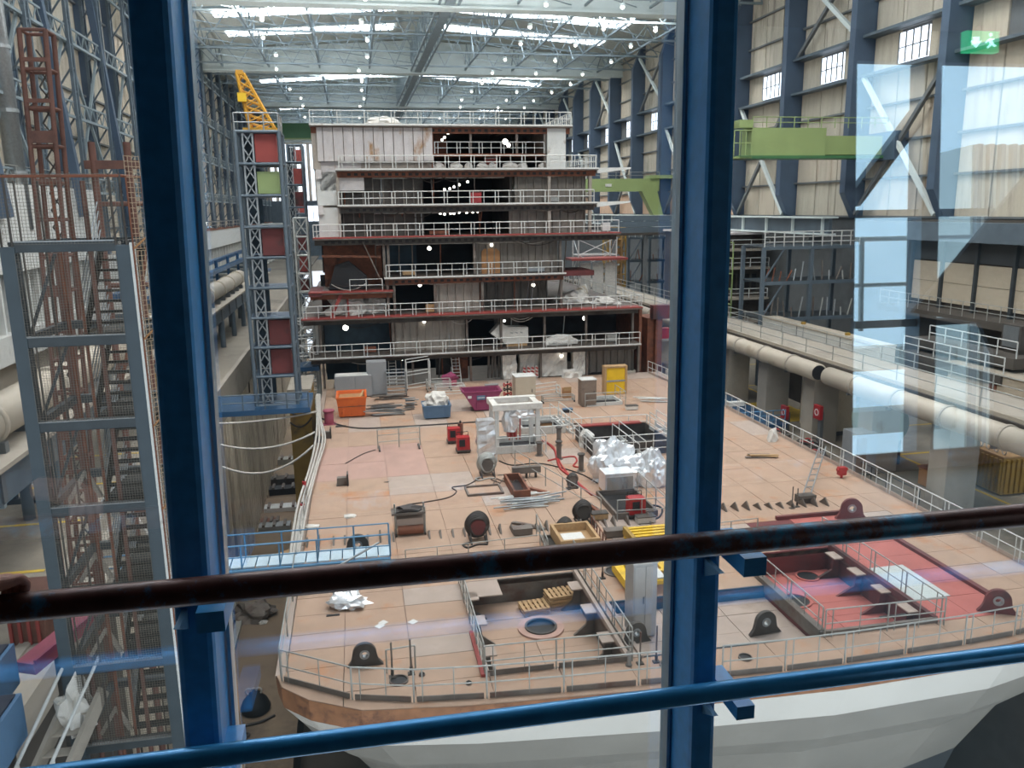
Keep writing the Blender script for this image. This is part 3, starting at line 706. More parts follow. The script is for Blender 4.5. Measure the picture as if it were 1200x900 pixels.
# level 6 (top)
bx('deck_slab', 'rust_edge', ship, 7.6, 18.4, Y0 + .1, 90, 21.5, 21.75)
w6 = bx('bulkhead', 'bulkhead_white', ship, -2.8, 7.6, Y0 + .1, Y0 + .3, 21.1, 24.05)
k = -2.3
while k < 7.5: bx('panel_seam', 'steel_raw', w6, k, k + .06, Y0 + .05, Y0 + .1, 21.1, 24.05); k += .9
w6 = bx('bulkhead', 'bulkhead_white', ship, -2.8, 1.2, Y0 + .6, Y0 + .8, 18.5, 21.1); bx('bulkhead', 'bulkhead', ship, 1.0, 7.6, Y0 + .6, Y0 + .8, 20.4, 21.1)
bx('bulkhead', 'bulkhead', ship, -3.3, -2.6, Y0 + .3, 95, 20.4, 24.05)
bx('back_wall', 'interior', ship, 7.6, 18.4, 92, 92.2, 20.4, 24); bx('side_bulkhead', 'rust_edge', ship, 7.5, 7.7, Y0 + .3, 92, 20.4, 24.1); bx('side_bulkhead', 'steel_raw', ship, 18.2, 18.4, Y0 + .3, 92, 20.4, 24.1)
bx('corner_post', 'white_paint', ship, 18.5, 20.3, Y0 + .1, 84, 20.4, 24.05); bx('bulkhead', 'rust_edge', ship, 8.2, 9.6, 84, 84.2, 21.75, 24)
for x in (11.2, 15.6): bx('pillar', 'steel_raw', ship, x - .1, x + .1, 78.1, 78.4, 21.75, 24)
bx('back_block', 'bulkhead', ship, -3.2, 20.6, 96, 110, 14.4, 24)
# side deck at right, D2 level, runs aft
bx('side_bulkhead', 'rust_edge', ship, 28.2, 28.5, 78.5, 120, 0, 6.7)
rail('deck_railing', 'white railing on the right side deck, running back behind the red-edged terrace', [(27.8, 77.3, 6.9), (27.8, 110, 6.9)], 1.15, step=2.6)
zz_l = [0, 3.2, 6.9, 10.5, 14.3, 17.2]
# rails on the decks
names = [(0, -4.6, 27.8, 3.2, 'lowest balcony deck, above the dark ground-level openings'), (1, -5.0, 27.9, 6.9, 'second balcony deck with the white tarp heap'), (3, 2.8, 19.9, 10.5, 'third balcony deck, before the peach-coloured door'), (4, -3.6, 25.4, 14.3, 'long red-edged fourth deck'), (5, -1.2, 23.0, 17.2, 'fifth deck, holding the small red box'), (6, -1.0, 23.2, 20.4, 'sixth deck, loaded with pale sacks'), (7, -3.3, 20.7, 24.3, 'very top deck of the ship')]
for i, x0, x1, z, d in names:
    y0 = Y0 - (.75 if i in (0, 1, 4) else .35)
    rail('deck_railing', 'white guard railing along the ' + d, [(x0, y0, z), (x1, y0, z)], 1.15, step=2.45, r=.045)
rail('deck_railing', 'short white railing beside the black duct opening on the left wing', [(-.6, 77.4, 9.3), (2.4, 77.4, 9.3)], 1.1, step=1.2, double=False)
rail('deck_railing', 'short white railing across the top-deck opening with the warm bulbs', [(7.8, Y0 + .2, 21.75), (18.2, Y0 + .2, 21.75)], 1.05, step=2, r=.04)
rail('deck_railing', 'white railing at the right end of the sixth deck, turning back', [(23.2, 77.5, 20.4), (23.2, 90, 20.4)], 1.15, step=1.6, r=.045)
rail('deck_railing', 'white railing at the right end of the top deck, turning back', [(20.7, 77.5, 24.3), (20.7, 92, 24.3)], 1.15, step=1.6, r=.045)
# loose cables and pipes slung under the decks, conduit runs on the bulkheads
for i, z in enumerate((3.0, 6.7, 10.3, 14.1, 17.0, 20.2)):
    for k in range(5):
        xa = rnd.uniform(-3, 20); L_ = rnd.uniform(2, 5)
        MB().tube(catenary((xa, 78.4, z - .35), (xa + L_, 78.6, z - .35), rnd.uniform(.2, .7)), .04, 5).build('slung_cable', rnd.choice(['hose_black', 'hose_white', 'hose_black']), ship)
    rod('conduit', 'rail_grey', ship, (2, 78.7, z - .6), (rnd.uniform(8, 18), 78.7, z - .6), .07)
    for k in range(7):
        xa = rnd.uniform(-1, 21); rod('prop', rnd.choice(['galv', 'steel_raw', 'rust_edge']), ship, (xa, 78.9 + rnd.uniform(0, 2), zz_l[i]), (xa + rnd.uniform(-.15, .15), 79.0, z - .3), .06)
# bulbs
ORD = ['leftmost', 'second', 'third', 'fourth', 'fifth', 'sixth', 'seventh', 'eighth']
def bulbs(pts, label, group, r=.13):
    for n_, p in enumerate(pts):
        q = at(*p[:2], y=p[2]); o = T('work_light', (ORD[n_] + ' ' + label) if len(pts) > 1 else label, 'lamp', q, group)
        g = bpy.data.objects.new('bulb', unit('ball', 'lamp_glow')); COL.objects.link(g); place(g, q, (r, r, r), Quaternion()); setp2(g, o)
        rod('lamp_holder', 'black', o, q + Vector((0, 0, r)), q + Vector((0, 0, r + .22)), .06)
bulbs([(521, 222, 84), (527, 221, 83), (532, 219, 82), (538, 216.5, 81), (548, 213, 80)], 'bulb of the slanting light string on the fifth deck', 'light string on the fifth deck')
bulbs([(516, 250, 80), (521, 251, 80), (528, 250, 80), (532, 250, 80), (538, 249, 80), (547, 249, 80), (554, 248.5, 80), (560, 248, 80)], 'bulb of the level light string under the fifth deck', 'light string on the fourth deck')
bulbs([(518, 164, 82), (521, 161, 81), (525, 156, 80)], 'bulb in the dark left end of the top-deck opening', 'bulbs in the top-deck opening')
bulbs([(592, 166, 79.5)], 'brightest warm bulb in the middle of the top-deck opening', 'bulb in top opening', .28); bulbs([(596, 170, 79.3)], 'second warm bulb beside the brightest one, top-deck opening', 'bulb in top opening', .2)
for px, py, y, s, d in [(503, 291, 80, .2, 'glowing above the third deck, left of the corrugated wall'), (576, 287, 78.6, .16, 'above the peach-coloured door'), (492, 334, 80, .18, 'in the dark bay left of the beige ribbed wall, second deck'), (625, 334, 80, .18, 'in the dark right bay of the second deck'), (405, 384, 79, .28, 'bright in the teal bay at the lower left of the ship'), (497, 377, 78.6, .16, 'dim yellow against the beige ribbed wall'), (591, 376, 80, .14, 'above the paper-wrapped crate on the lowest balcony'), (685, 373, 80, .22, 'in the dark bay at the right of the lowest balcony'), (471, 421, 80, .14, 'at ground level above the rolling frame'), (658, 417, 78.4, .16, 'above the white tarps at ground level')]:
    bulbs([(px, py, y)], 'work light ' + d, None, s)
# ---------------- temporary guard rails on the deck ----------------
G = 'rail_grey'
yl = lambda x: fy(x) + .25
rail('guard_railing', 'grey guard railing along the fore edge of the ship, left of the right window post', [(-3.4, 27.6, 0), (-.9, 25.9, 0), (1.2, 25.3, 0), (3.7, 25.0, 0), (6.4, 24.8, 0), (9.1, 24.65, 0), (11.8, 24.5, 0)], 1.25, G, 2.6, .03, toe='steel_raw')
rail('guard_railing', 'grey guard railing along the fore edge, in front of the red well', [(12.2, 24.5, 0), (14.6, 24.4, 0), (17, 24.4, 0), (19.6, 24.5, 0), (22.2, 24.6, 0), (24.6, 24.8, 0), (27.2, 25.3, 0), (29.4, 27.2, 0)], 1.25, G, 2.6, .03, toe='steel_raw')
rail('guard_railing', 'white guard railing running along the right edge of the ship', [(29.9, 28, 0), (30.1, 45, 0), (30.1, 62, 0), (28.9, 77.5, 0)], 1.25, 'rail_white', 2.3, .035, toe='deck_pale')
rail('guard_railing', 'thin railing with white hoses along the left edge of the ship', [(-3.45, 27.8, 0), (-3.45, 46, 0)], 1.2, G, 3.0, .028, double=False, mids=(.5,))
rail('guard_railing', 'railing on the left side of the sunken well with the round hatch', [(3.85, 26.6, 0), (3.85, 34, 0)], 1.2, G, 1.9, .03, mids=(.35, .68))
rail('guard_railing', 'railing closing the near end of the sunken well with the round hatch', [(3.85, 26.35, 0), (6.5, 26.3, 0), (9.4, 26.2, 0)], 1.2, G, 2.4, .03, toe='steel_raw')
rail('guard_railing', 'railing on the right side of the sunken well, by the tall grey cabinet', [(9.45, 26.4, 0), (9.45, 30.6, 0), (9.45, 34.8, 0)], 1.25, G, 2.1, .03, toe='bulkhead')
rail('guard_railing', 'railing between the tan well and the red well', [(17.3, 26.4, 0), (17.3, 33.6, 0)], 1.2, G, 2.2, .03)
rail('guard_railing', 'railing closing the near end of the red well', [(17.3, 26.2, 0), (20, 26.15, 0), (22.5, 26.1, 0)], 1.2, G, 2.3, .03)
rail('guard_railing', 'railing on the right side of the red well, beside the pale rectangle', [(22.5, 26.3, 0), (22.5, 35, 0)], 1.2, G, 2.0, .03)
rail('guard_railing', 'railing just above the brown handrail, across the tan deck at the right', [(14.3, 35.2, 0), (16.4, 35.6, 0), (19.4, 35.8, 0)], 1.1, G, 1.8, .03, double=False)
rail('guard_railing', 'long thin railing over the row of brown slots, just above the brown handrail', [(1.6, 36.0, 0), (4.6, 36.1, 0), (8.2, 36.4, 0)], 1.0, G, 2.0, .022, double=False, mids=())
rail('guard_railing', 'slanting railing left of the dark stair hatch with the red hoses', [(9.6, 50, 0), (12.4, 40, 0)], 1.2, G, 2.0, .03, double=False)
rail('guard_railing', 'railing on the near and right side of the dark stair hatch below the silver bundles', [(13.2, 39.6, 0), (15.9, 39.4, 0), (15.9, 44, 0)], 1.2, G, 1.8, .03, double=False)
rail('guard_railing', 'railing round the raised hatch with the red cover', [(15.1, 50.6, 0), (20.8, 50.6, 0), (20.8, 55.8, 0), (15.1, 55.8, 0), (15.1, 50.6, 0)], 1.5, 'rail_white', 1.5, .035, double=False, mids=(.33, .66))
rail('guard_railing', 'railing round the white-edged hatch behind the small black box', [(11.4, 57.3, 0), (15.2, 57.3, 0), (15.2, 60.7, 0), (11.4, 60.7, 0), (11.4, 57.3, 0)], 1.2, 'rail_white', 1.3, .035, double=False)
rail('guard_railing', 'railing round the hatch by the yellow framed door', [(18.6, 64.8, 0), (22.2, 64.8, 0), (22.2, 67.7, 0)], 1.2, 'rail_grey', 1.5, .035, double=False)
rail('guard_railing', 'railing in front of the foil-wrapped frame', [(8.9, 53.0, 0), (12.4, 53.0, 0), (12.4, 56.2, 0)], 1.2, 'rail_white', 1.3, .035, double=False)
rail('guard_railing', 'railing on the near side of the timber crate hatch', [(8.3, 35.2, 0), (8.5, 38.6, 0)], 1.2, G, 1.3, .03, double=False)
rail('guard_railing', 'rust-brown railing on the right side of the timber crate hatch', [(11.3, 35.6, 0), (11.4, 38.4, 0)], .9, 'rust_edge', .6, .03, double=False)
# free standing barrier
t = rail('barrier', 'free-standing white barrier on the open pink deck', [(.9, 56.2, .1), (3.9, 56.4, .1)], 1.4, G, 1.5, .035, cat='barrier', double=False, mids=(.35, .7))
for x in (1, 3.8): beam('foot', 'steel_dark', t, (x, 55.7, .06), (x, 56.9, .06), .12, .1)
# hatch stairs
def stair(name, label, p, q, wd, n, m='rail_white'):
    p = Vector(p); q = Vector(q); t = T(name, label, 'stairs', p); sx = (q - p).to_2d(); s = Vector((-sx.y, sx.x, 0)).normalized() * wd / 2
    for k in (-1, 1):
        beam('stringer', m, t, p + s * k, q + s * k, .08, .22); rod('handrail', m, t, p + s * k + Vector((0, 0, 1.1)), q + s * k + Vector((0, 0, 1.1)), .035)
        for f in (0, .5, 1): c = p.lerp(q, f) + s * k; rod('post', m, t, c, c + Vector((0, 0, 1.1)), .03)
    for k in range(1, n): c = p.lerp(q, k / n); beam('tread', m, t, c - s, c + s, .25, .04)
stair('hatch_stairs', 'small white stairs at the near side of the red-covered hatch', (18.4, 50.0, 0), (17.0, 51.6, 1.1), .9, 5)
stair('hatch_stairs', 'white stairs at the right end of the red-covered hatch', (22.2, 52, 0), (20.6, 54, 1.1), .9, 5)
stair('hatch_stairs', 'white stairs down beside the white-edged hatch', (15.8, 57.2, 0), (14.6, 59.5, .8), .9, 4)
# ---------------- things on deck ----------------
def skip(name, label, c, w0, w1, l0, l1, h, m, lip):
    t = T(name, label, 'skip', c); x, y, z = c
    b = MB()
    P0 = [(x - w0 / 2, y - l0 / 2, z + .12), (x + w0 / 2, y - l0 / 2, z + .12), (x + w0 / 2, y + l0 / 2, z + .12), (x - w0 / 2, y + l0 / 2, z + .12)]
    P1 = [(x - w1 / 2, y - l1 / 2, z + h), (x + w1 / 2, y - l1 / 2, z + h), (x + w1 / 2, y + l1 / 2, z + h), (x - w1 / 2, y + l1 / 2, z + h)]
    f = .9; Q1 = [(x + (a - x) * f, y + (b_ - y) * f, c_) for a, b_, c_ in P1]; Q0 = [(x + (a - x) * f, y + (b_ - y) * f, c_ + .1) for a, b_, c_ in P0]
    b.add(P0 + P1 + Q0 + Q1, [(0, 1, 2, 3)] + [(k, (k + 1) % 4, 4 + (k + 1) % 4, 4 + k) for k in range(4)] + [(8, 9, 10, 11)] + [(8 + k, 8 + (k + 1) % 4, 12 + (k + 1) % 4, 12 + k) for k in range(4)] + [(4 + k, 4 + (k + 1) % 4, 12 + (k + 1) % 4, 12 + k) for k in range(4)])
    b.build('tub', m, t)
    for k in range(4): beam('rim_bar', lip, t, P1[k], P1[(k + 1) % 4], .09, .1)
    for k in (-1, 1):
        bx('skid', 'steel_dark', t, x - w0 / 2 + .1, x + w0 / 2 - .1, y + k * l0 * .35 - .07, y + k * l0 * .35 + .07, z, z + .12)
        bx('rib', lip, t, x + k * w0 * .33 - .05, x + k * w0 * .33 + .05, y - (l0 + l1) / 4 - .07, y - (l0 + l1) / 4 + .02, z + .15, z + h * .85)
    return t
t = skip('skip', 'orange open waste skip with wood inside, left part of the deck', (-.9, 67.2, 0), 2.1, 2.4, 2.2, 2.8, 1.75, 'orange', 'orange')
bx('side_band', 'rust_edge', t, -2.0, .2, 65.78, 65.84, .98, 1.04); bx('debris', 'cardboard', t, -1.9, .1, 66.0, 68.3, 1.45, 1.55); beam('debris_plank', 'wood', t, (-.4, 66, 1.4), (.1, 67.4, 1.95), .15, .05)
t = skip('skip', 'magenta boat-shaped skip with a small blue sign', (9.9, 66.5, 0), 1.4, 3.3, 1.8, 2.0, 1.7, 'magenta', 'magenta')
bx('sign_plate', 'bin_blue', t, 9.4, 10.1, 65.42, 65.5, 1.05, 1.4); bx('sign_stripe', 'white_paint', t, 9.45, 10.05, 65.40, 65.43, 1.2, 1.26); bx('sign_plate', 'paper', t, 8.65, 8.95, 65.46, 65.52, 1.2, 1.4)
t = skip('bin', 'grey-blue square bin heaped with white plastic sheeting', (5.9, 64.8, 0), 2.1, 2.25, 1.8, 2.0, 1.1, 'bin_blue', 'bin_blue')
mblob('plastic_heap', 'tarp_white', t, (5.9, 64.8, .95), (1.0, .85, .85), 3, .3)
t = T('cabinet', 'pale grey two-step cabinet behind the orange skip', 'cabinet', (-.2, 74.5, 0))
bx('low_body', 'grey_box', t, -2.4, .9, 73.5, 75, .1, 2.0); bx('tall_body', 'grey_box', t, .5, 2.3, 74, 75.4, .1, 3.1); bx('plinth', 'steel_dark', t, -2.3, 2.2, 73.6, 75.2, 0, .1); bx('top_plate', 'white_paint', t, -2.3, .6, 73.55, 74.9, 2.0, 2.06); bx('door_seam', 'girt', t, -.6, -.56, 73.47, 73.5, .2, 1.9); bx('papers', 'paper', t, -2.1, -1.4, 73.7, 74.3, 2.06, 2.12)
def cab(label, c, w_, d_, h, m, extra=None, rz=0):
    x, y = c; t = T('cabinet', label, 'cabinet', (x, y, 0))
    bx('body', m, t, x - w_ / 2, x + w_ / 2, y - d_ / 2, y + d_ / 2, .08, h); bx('plinth', 'steel_dark', t, x - w_ / 2 + .05, x + w_ / 2 - .05, y - d_ / 2 + .05, y + d_ / 2 - .05, 0, .08)
    bx('top_cap', 'white_paint', t, x - w_ / 2 - .03, x + w_ / 2 + .03, y - d_ / 2 - .03, y + d_ / 2 + .03, h, h + .07)
    d = bx('door', m, t, x - w_ / 2 + .08, x + w_ / 2 - .08, y - d_ / 2 - .03, y - d_ / 2, .2, h - .12); bx('handle', 'black', d, x + w_ * .3, x + w_ * .3 + .05, y - d_ / 2 - .08, y - d_ / 2 - .03, h * .5, h * .5 + .25)
    return t
cab('tall beige cabinet with white top, right of the magenta skip', (13.7, 66.8), 1.75, 1.5, 2.65, 'beige_box')
cab('brown shrink-wrapped cabinet left of the yellow framed door', (19.0, 65.6), 1.3, 1.2, 2.3, 'brown_box')
t = T('tall_cabinet', 'tall silver-grey cabinet with a blank top, between the sunken wells', 'cabinet', (10.7, 28.9, -.55))
bx('body', 'cabinet_metal', t, 10.25, 11.25, 28.6, 29.6, -.47, 2.7); bx('plinth', 'steel_dark', t, 10.3, 11.2, 28.7, 29.5, -.55, -.47); bx('top_cap', 'white_paint', t, 10.22, 11.28, 28.57, 29.63, 2.7, 2.76)
d = bx('door', 'cabinet_metal', t, 10.3, 10.74, 28.57, 28.6, -.35, 2.6); bx('door', 'cabinet_metal', t, 10.77, 11.2, 28.57, 28.6, -.35, 2.6); bx('handle', 'girt', d, 10.66, 10.7, 28.53, 28.57, 1, 1.3)
t = T('framed_door', 'yellow panelled door in a tan timber frame standing on deck', 'door', (22.6, 69, 0))
bx('panel', 'yellow', t, 21.7, 23.5, 68.9, 69.1, .1, 1.2); bx('panel', 'yellow', t, 21.7, 23.5, 68.9, 69.1, 1.35, 2.45); bx('mid_rail', 'grey_box', t, 21.7, 23.5, 68.85, 69.1, 1.2, 1.35)
for x in (21.55, 23.5): bx('frame_post', 'wood', t, x, x + .2, 68.8, 69.6, 0, 2.6)
bx('frame_top', 'wood', t, 21.55, 23.7, 68.8, 69.6, 2.5, 2.65); bx('frame_sill', 'wood', t, 21.55, 23.7, 68.8, 69.6, 0, .1)
# crates by the ship's wall: white tarps
def wrapped(label, x0, x1, h, y=78.4, m='tarp_white', seed=1):
    t = T('wrapped_bundle', label, 'bundle', ((x0 + x1) / 2, y, 0)); rr = random.Random(seed); nx, nz = 8, 7; vs = []; fs = []
    for j in range(nz + 1):
        for i in range(nx + 1): vs.append((x0 + (x1 - x0) * i / nx + rr.uniform(-.05, .05), y - .3 + rr.uniform(-.12, .12), h * j / nz))
    n = len(vs); vs += [(a, y + .7, c) for a, b, c in vs]; W_ = nx + 1
    for j in range(nz):
        for i in range(nx):
            a = j * W_ + i; fs.append((a, a + 1, a + W_ + 1, a + W_)); fs.append((n + a, n + a + W_, n + a + W_ + 1, n + a + 1))
    for i in range(nx): fs.append((i, n + i, n + i + 1, i + 1)); a = nz * W_ + i; fs.append((a, a + 1, n + a + 1, n + a))
    for j in range(nz): a = j * W_; fs.append((a, a + W_, n + a + W_, n + a)); a = j * W_ + nx; fs.append((a, n + a, n + a + W_, a + W_))
    MB().add(vs, fs).build('cover', m, t); bx('pallet', 'wood', t, x0 + .1, x1 - .1, y - .2, y + .6, 0, .1)
    return t
wrapped('narrow white-wrapped bundle left of the red and white sacks', 13.9, 15.3, 2.7, seed=2); wrapped('wide pale tarp curtain right of the red and white sacks', 17.7, 20.6, 2.8, 78.8, seed=3)
t = wrapped('grey wrapped bundle under the red and white sacks', 15.8, 17.8, 2.5, 79.2, seed=5)
for k in range(4):
    o = T('sack', ORD[k] + ' red and white striped sack, from the left, by the wrapped bundles', 'sack', (16.1 + .42 * k, 78.3, 0), 'striped sacks by the ship wall')
    mblob('sack_body', 'tarp_white', o, (16.1 + .42 * k, 78.3, 0), (.22, .2, .95), 20 + k, .12, 2)
    for j in range(3): box('stripe', 'machine_red', o, (16.1 + .42 * k, 78.12, .3 + .35 * j), (.3, .1, .14), ry=.5)
wrapped('slim foil-white bundle beside the dark grey ribbed wall', 21.2, 22.5, 2.5, 78.6, seed=7)
o = T('tarp_heap', 'small white tarp heap on deck at the foot of the slim white bundle', 'tarp', (20.8, 77.4, 0)); mblob('heap', 'tarp_white', o, (20.8, 77.5, 0), (.9, .5, .6), 8, .35)
o = T('tarp_heap', 'large pale plastic heap on the left red-framed wing of the ship', 'tarp', (-1, 79.5, 6.9)); mblob('heap', 'tarp_white', o, (-.9, 79.6, 6.92), (1.9, 1.1, 1.5), 9, .35); mblob('heap', 'tarp_white', o, (1.5, 80.2, 6.92), (1.3, .9, 1.1), 10, .35)
t = T('wrapped_crate', 'pale paper-wrapped crate with a pointed end on the lowest balcony', 'crate', (15.5, 78.3, 3.2))
MB().prism([(12.8, 78.5, 4.6), (13.9, 78.5, 5.7), (14.5, 78.5, 5.2), (16.6, 78.5, 5.1), (16.6, 78.5, 3.6), (14.3, 78.5, 3.5)], (0, 1.2, 0)).build('wrap', 'tarp_white', t); bx('support', 'wood', t, 14.4, 16.5, 78.6, 79.6, 3.22, 3.6)
for k in range(3): box('slit', 'grey_box', t, (14.9 + .5 * k, 78.47, 4.6), (.25, .04, .1), ry=.3)
o = T('foil_bundle', 'flat white bundle on the lowest balcony, right of the crate', 'bundle', (19.5, 78.2, 3.2)); mblob('heap', 'tarp_white', o, (19.9, 78.4, 3.22), (1.7, .5, .75), 12, .2)
o = T('equipment_box', 'small red box behind the fifth-deck railing', 'box', (11.6, 78.5, 17.2)); bx('body', 'machine_red', o, 11.1, 12.1, 78.1, 78.9, 17.22, 18.2); bx('lid', 'red_dark', o, 11.05, 12.15, 78.05, 78.95, 18.2, 18.28)
for k, (x, w_) in enumerate([(8.2, .8), (9.8, .9), (11, .6), (12.3, .8), (13.3, .6), (15.0, 1.1), (16.2, .7), (18.2, .6)]):
    o = T('sack', ORD[k] + ' pale sack from the left, lying on the sixth deck behind the railing', 'sack', (x, 78.5, 20.4), 'pale sacks on the sixth deck'); mblob('sack_body', 'tarp_white', o, (x, 78.6, 20.42), (w_ * .7, .4, .42), 40 + k, .15, 3)
for x, w_, lb in ((13.3, 1.2, 'reddish packing case among the pale sacks on the sixth deck'), (4.0, 1.0, 'dull red case at the left of the sixth deck railing')):
    o = T('packing_case', lb, 'case', (x, 79.8, 20.4)); bx('body', 'red_deck', o, x - w_ / 2, x + w_ / 2, 79.4, 80.4, 20.42, 21.4); bx('lid', 'white_paint', o, x - w_ / 2, x + w_ / 2, 79.4, 80.4, 21.4, 21.46)
o = T('tarp_heap', 'white folded tarp lying on the top deck at the left', 'tarp', (3, 78.6, 24.3)); mblob('heap', 'tarp_white', o, (3.2, 78.8, 24.3), (1.6, .6, .6), 14, .15)
o = T('tarp_heap', 'white plastic heap on the side deck behind the right red terrace', 'tarp', (24, 80, 6.9)); mblob('heap', 'tarp_white', o, (22.2, 82, 6.95), (1.6, 1.8, .9), 15, .3); mblob('heap', 'tarp_white', o, (25.2, 80.4, 6.95), (1.2, 1.2, .5), 16, .35)
# scrap and racks behind
def scaffold_cart(label, px, py, w_, d_, h, m='rail_white', n=3, tilt=0):
    c = at(px, py, z=0); t = T('frame_cart', label, 'cart', c)
    for x in (-w_ / 2, w_ / 2):
        for y in (0, d_): rod('post', m, t, c + Vector((x, y, .1)), c + Vector((x, y, h)), .05)
    for k in range(n + 1):
        z = .2 + (h - .2) * k / n
        for y in (0, d_): rod('bar', m, t, c + Vector((-w_ / 2, y, z)), c + Vector((w_ / 2, y, z + tilt)), .04)
        for x in (-w_ / 2, w_ / 2): rod('bar', m, t, c + Vector((x, 0, z)), c + Vector((x, d_, z)), .04)
    for x in (-w_ / 2, w_ / 2):
        for y in (0, d_): rod('wheel', 'black', t, c + Vector((x - .05, y, .1)), c + Vector((x + .05, y, .1)), .1)
    return t, c
scaffold_cart('white tube frame stacked with galvanised racks in front of the ladder', 465, 464, 1.8, 1.4, 2.2, 'galv', 6)
scaffold_cart('rolling white frame with a small panel, left of the reddish bucket', 491, 457, 2.2, 1.5, 2.7, 'rail_white', 2, .25)
scaffold_cart('low white trolley behind the blue bin', 515, 459, 2.2, 1.2, 1.0, 'rail_grey', 2); scaffold_cart('low cart with white legs near the magenta skip', 528, 464, 2.6, 1.2, .9, 'rail_white', 1); scaffold_cart('small low frame behind the left side of the orange skip', 443, 460, 1.6, 1.0, 1.3, 'rail_white', 2)
def pile(name, label, cat, px, py, n, L, m, spread=.5, h=.5, seed=0, r=.05, rz=0, flat=False):
    c = at(px, py, z=0); t = T(name, label, cat, c); rr = random.Random(seed)
    for k in range(n):
        a = rz + rr.uniform(-.25, .25); l = L * rr.uniform(.6, 1); o = c + Vector((rr.uniform(-spread, spread), rr.uniform(-spread, spread) * .8, .06 + h * k / n)); d = Vector((math.cos(a), math.sin(a), rr.uniform(-.02, .03))) * l / 2
        if flat: beam('plank', m if k % 3 else 'steel_raw', t, o - d, o + d, .22, .06)
        else: rod('pipe', m if k % 4 else 'white_paint', t, o - d, o + d, r)
    return t
pile('scrap_stack', 'stack of pale planks and profiles on the deck below the rolling frames', 'stack', 451, 486, 16, 3.0, 'galv', .5, .9, 1, flat=True)
pile('scrap_stack', 'small grey pile of wrapped parts left of the blue bin', 'stack', 481, 480, 9, 1.2, 'galv', .3, 1.0, 2, flat=True)
pile('scrap_stack', 'low dark plank pile behind the scrap stack', 'stack', 458, 468, 8, 3.2, 'steel_raw', .4, .4, 3, flat=True)
pile('pipe_pile', 'heap of loose silver scaffold tubes lying on the deck', 'pipes', 622, 592, 16, 3.4, 'galv', .75, .35, 4, .045, .12)
pile('pipe_pile', 'two long white tubes left of the heap of silver tubes', 'pipes', 608, 583, 3, 4.0, 'white_paint', .25, .1, 5, .05, -.02)
pile('plank_pile', 'small pile of planks and paper on the open deck, right pane', 'planks', 890, 536, 5, 2.2, 'wood', .4, .15, 6, rz=-.3, flat=True)
pile('pipe_pile', 'white tubes stacked on deck by the right window post', 'pipes', 762, 470, 8, 3.4, 'rail_white', .7, .35, 7, .05, -.3)
pile('plank_pile', 'thin dark planks lying next to the pipe pile, lower right of it', 'planks', 622, 618, 3, 2.0, 'steel_raw', .2, .1, 8, rz=-.6, flat=True)
# mooring bollard, red bits
def bollard(label, px, py, s=1, m='pink_beam'):
    c = at(px, py, z=0); t = T('bollard', label, 'bollard', c); rod('drum', m, t, c, c + Vector((0, 0, 1.0 * s)), .35 * s, 'drum'); rod('cap', m, t, c + Vector((0, 0, 1.0 * s)), c + Vector((0, 0, 1.12 * s)), .43 * s, 'drum'); bx('base', m, t, c.x - .5 * s, c.x + .5 * s, c.y - .4 * s, c.y + .4 * s, 0, .06)
bollard('purple-brown round drum at the left edge of the deck below the orange skip', 386, 497, 1.05)
# red welders
def welder(label, px, py):
    c = at(px, py, z=0); t = T('welding_machine', label, 'machine', c)
    bx('body', 'machine_red', t, c.x - .45, c.x + .45, c.y - .3, c.y + .4, .25, 1.15); bx('front_panel', 'black', t, c.x - .3, c.x + .1, c.y - .33, c.y - .3, .5, 1.0); bx('base', 'steel_dark', t, c.x - .5, c.x + .5, c.y - .35, c.y + .45, .12, .25)
    for x in (-.4, .4): rod('wheel', 'black', t, (c.x + x - .05, c.y - .2, .14), (c.x + x + .05, c.y - .2, .14), .14, 'drum')
    MB().tube([(c.x - .4, c.y + .3, 1.1), (c.x - .4, c.y + .3, 1.4), (c.x + .4, c.y + .3, 1.4), (c.x + .4, c.y + .3, 1.1)], .03).build('handle', 'black', t)
welder('rear red welding machine left of the foil-wrapped cabinet', 532, 519); welder('front red welding machine touching the foil-wrapped cabinet', 543, 530); welder('red machine in the clutter right of the dark stair hatch', 745, 606)
o = T('gas_bottle_rack', 'small brown gas bottle behind the red welding machines', 'bottle', at(537, 514, z=0)); c = at(540, 516, z=0); rod('bottle', 'rust_edge', o, c, c + Vector((0, 0, 1.3)), .2, 'drum'); rod('valve', 'black', o, c + Vector((0, 0, 1.3)), c + Vector((0, 0, 1.5)), .07)
# foil wrapped cabinet and frame
t = T('foil_cabinet', 'silver foil-wrapped tall cabinet beside the red welding machines', 'cabinet', (8.1, 52, 0))
m = MB(); rr = random.Random(4); nz = 9
for j in range(nz + 1):
    z = 2.9 * j / nz
    for (x, y) in ((7.4, 51.6), (8.0, 51.5), (8.6, 51.6), (8.6, 52.4), (7.4, 52.4)): m.v.append((x + rr.uniform(-.09, .09), y + rr.uniform(-.09, .09), z))
for j in range(nz):
    for i in range(5): a = j * 5 + i; b = j * 5 + (i + 1) % 5; m.f.append([a, b, b + 5, a + 5])
m.f.append([nz * 5 + i for i in range(5)]); m.build('foil_wrap', 'foil', t)
for x in (7.35, 8.6): bx('edge_strip', 'white_paint', t, x, x + .08, 51.45, 51.53, 0, 2.95)
t = T('wrapped_portal', 'white plastic-wrapped portal frame over a machine, centre of the deck', 'frame', (10.4, 54, 0))
for x in (9.0, 11.9):
    for y in (53.4, 55.6): bx('leg', 'white_paint', t, x - .14, x + .14, y - .14, y + .14, 0, 3.3)
for y in (53.4, 55.6): bx('crossbeam', 'tarp_white', t, 8.7, 12.2, y - .25, y + .25, 3.1, 3.5)
for x in (8.95, 11.9): bx('crossbeam', 'tarp_white', t, x - .2, x + .2, 53.2, 55.8, 3.15, 3.45)
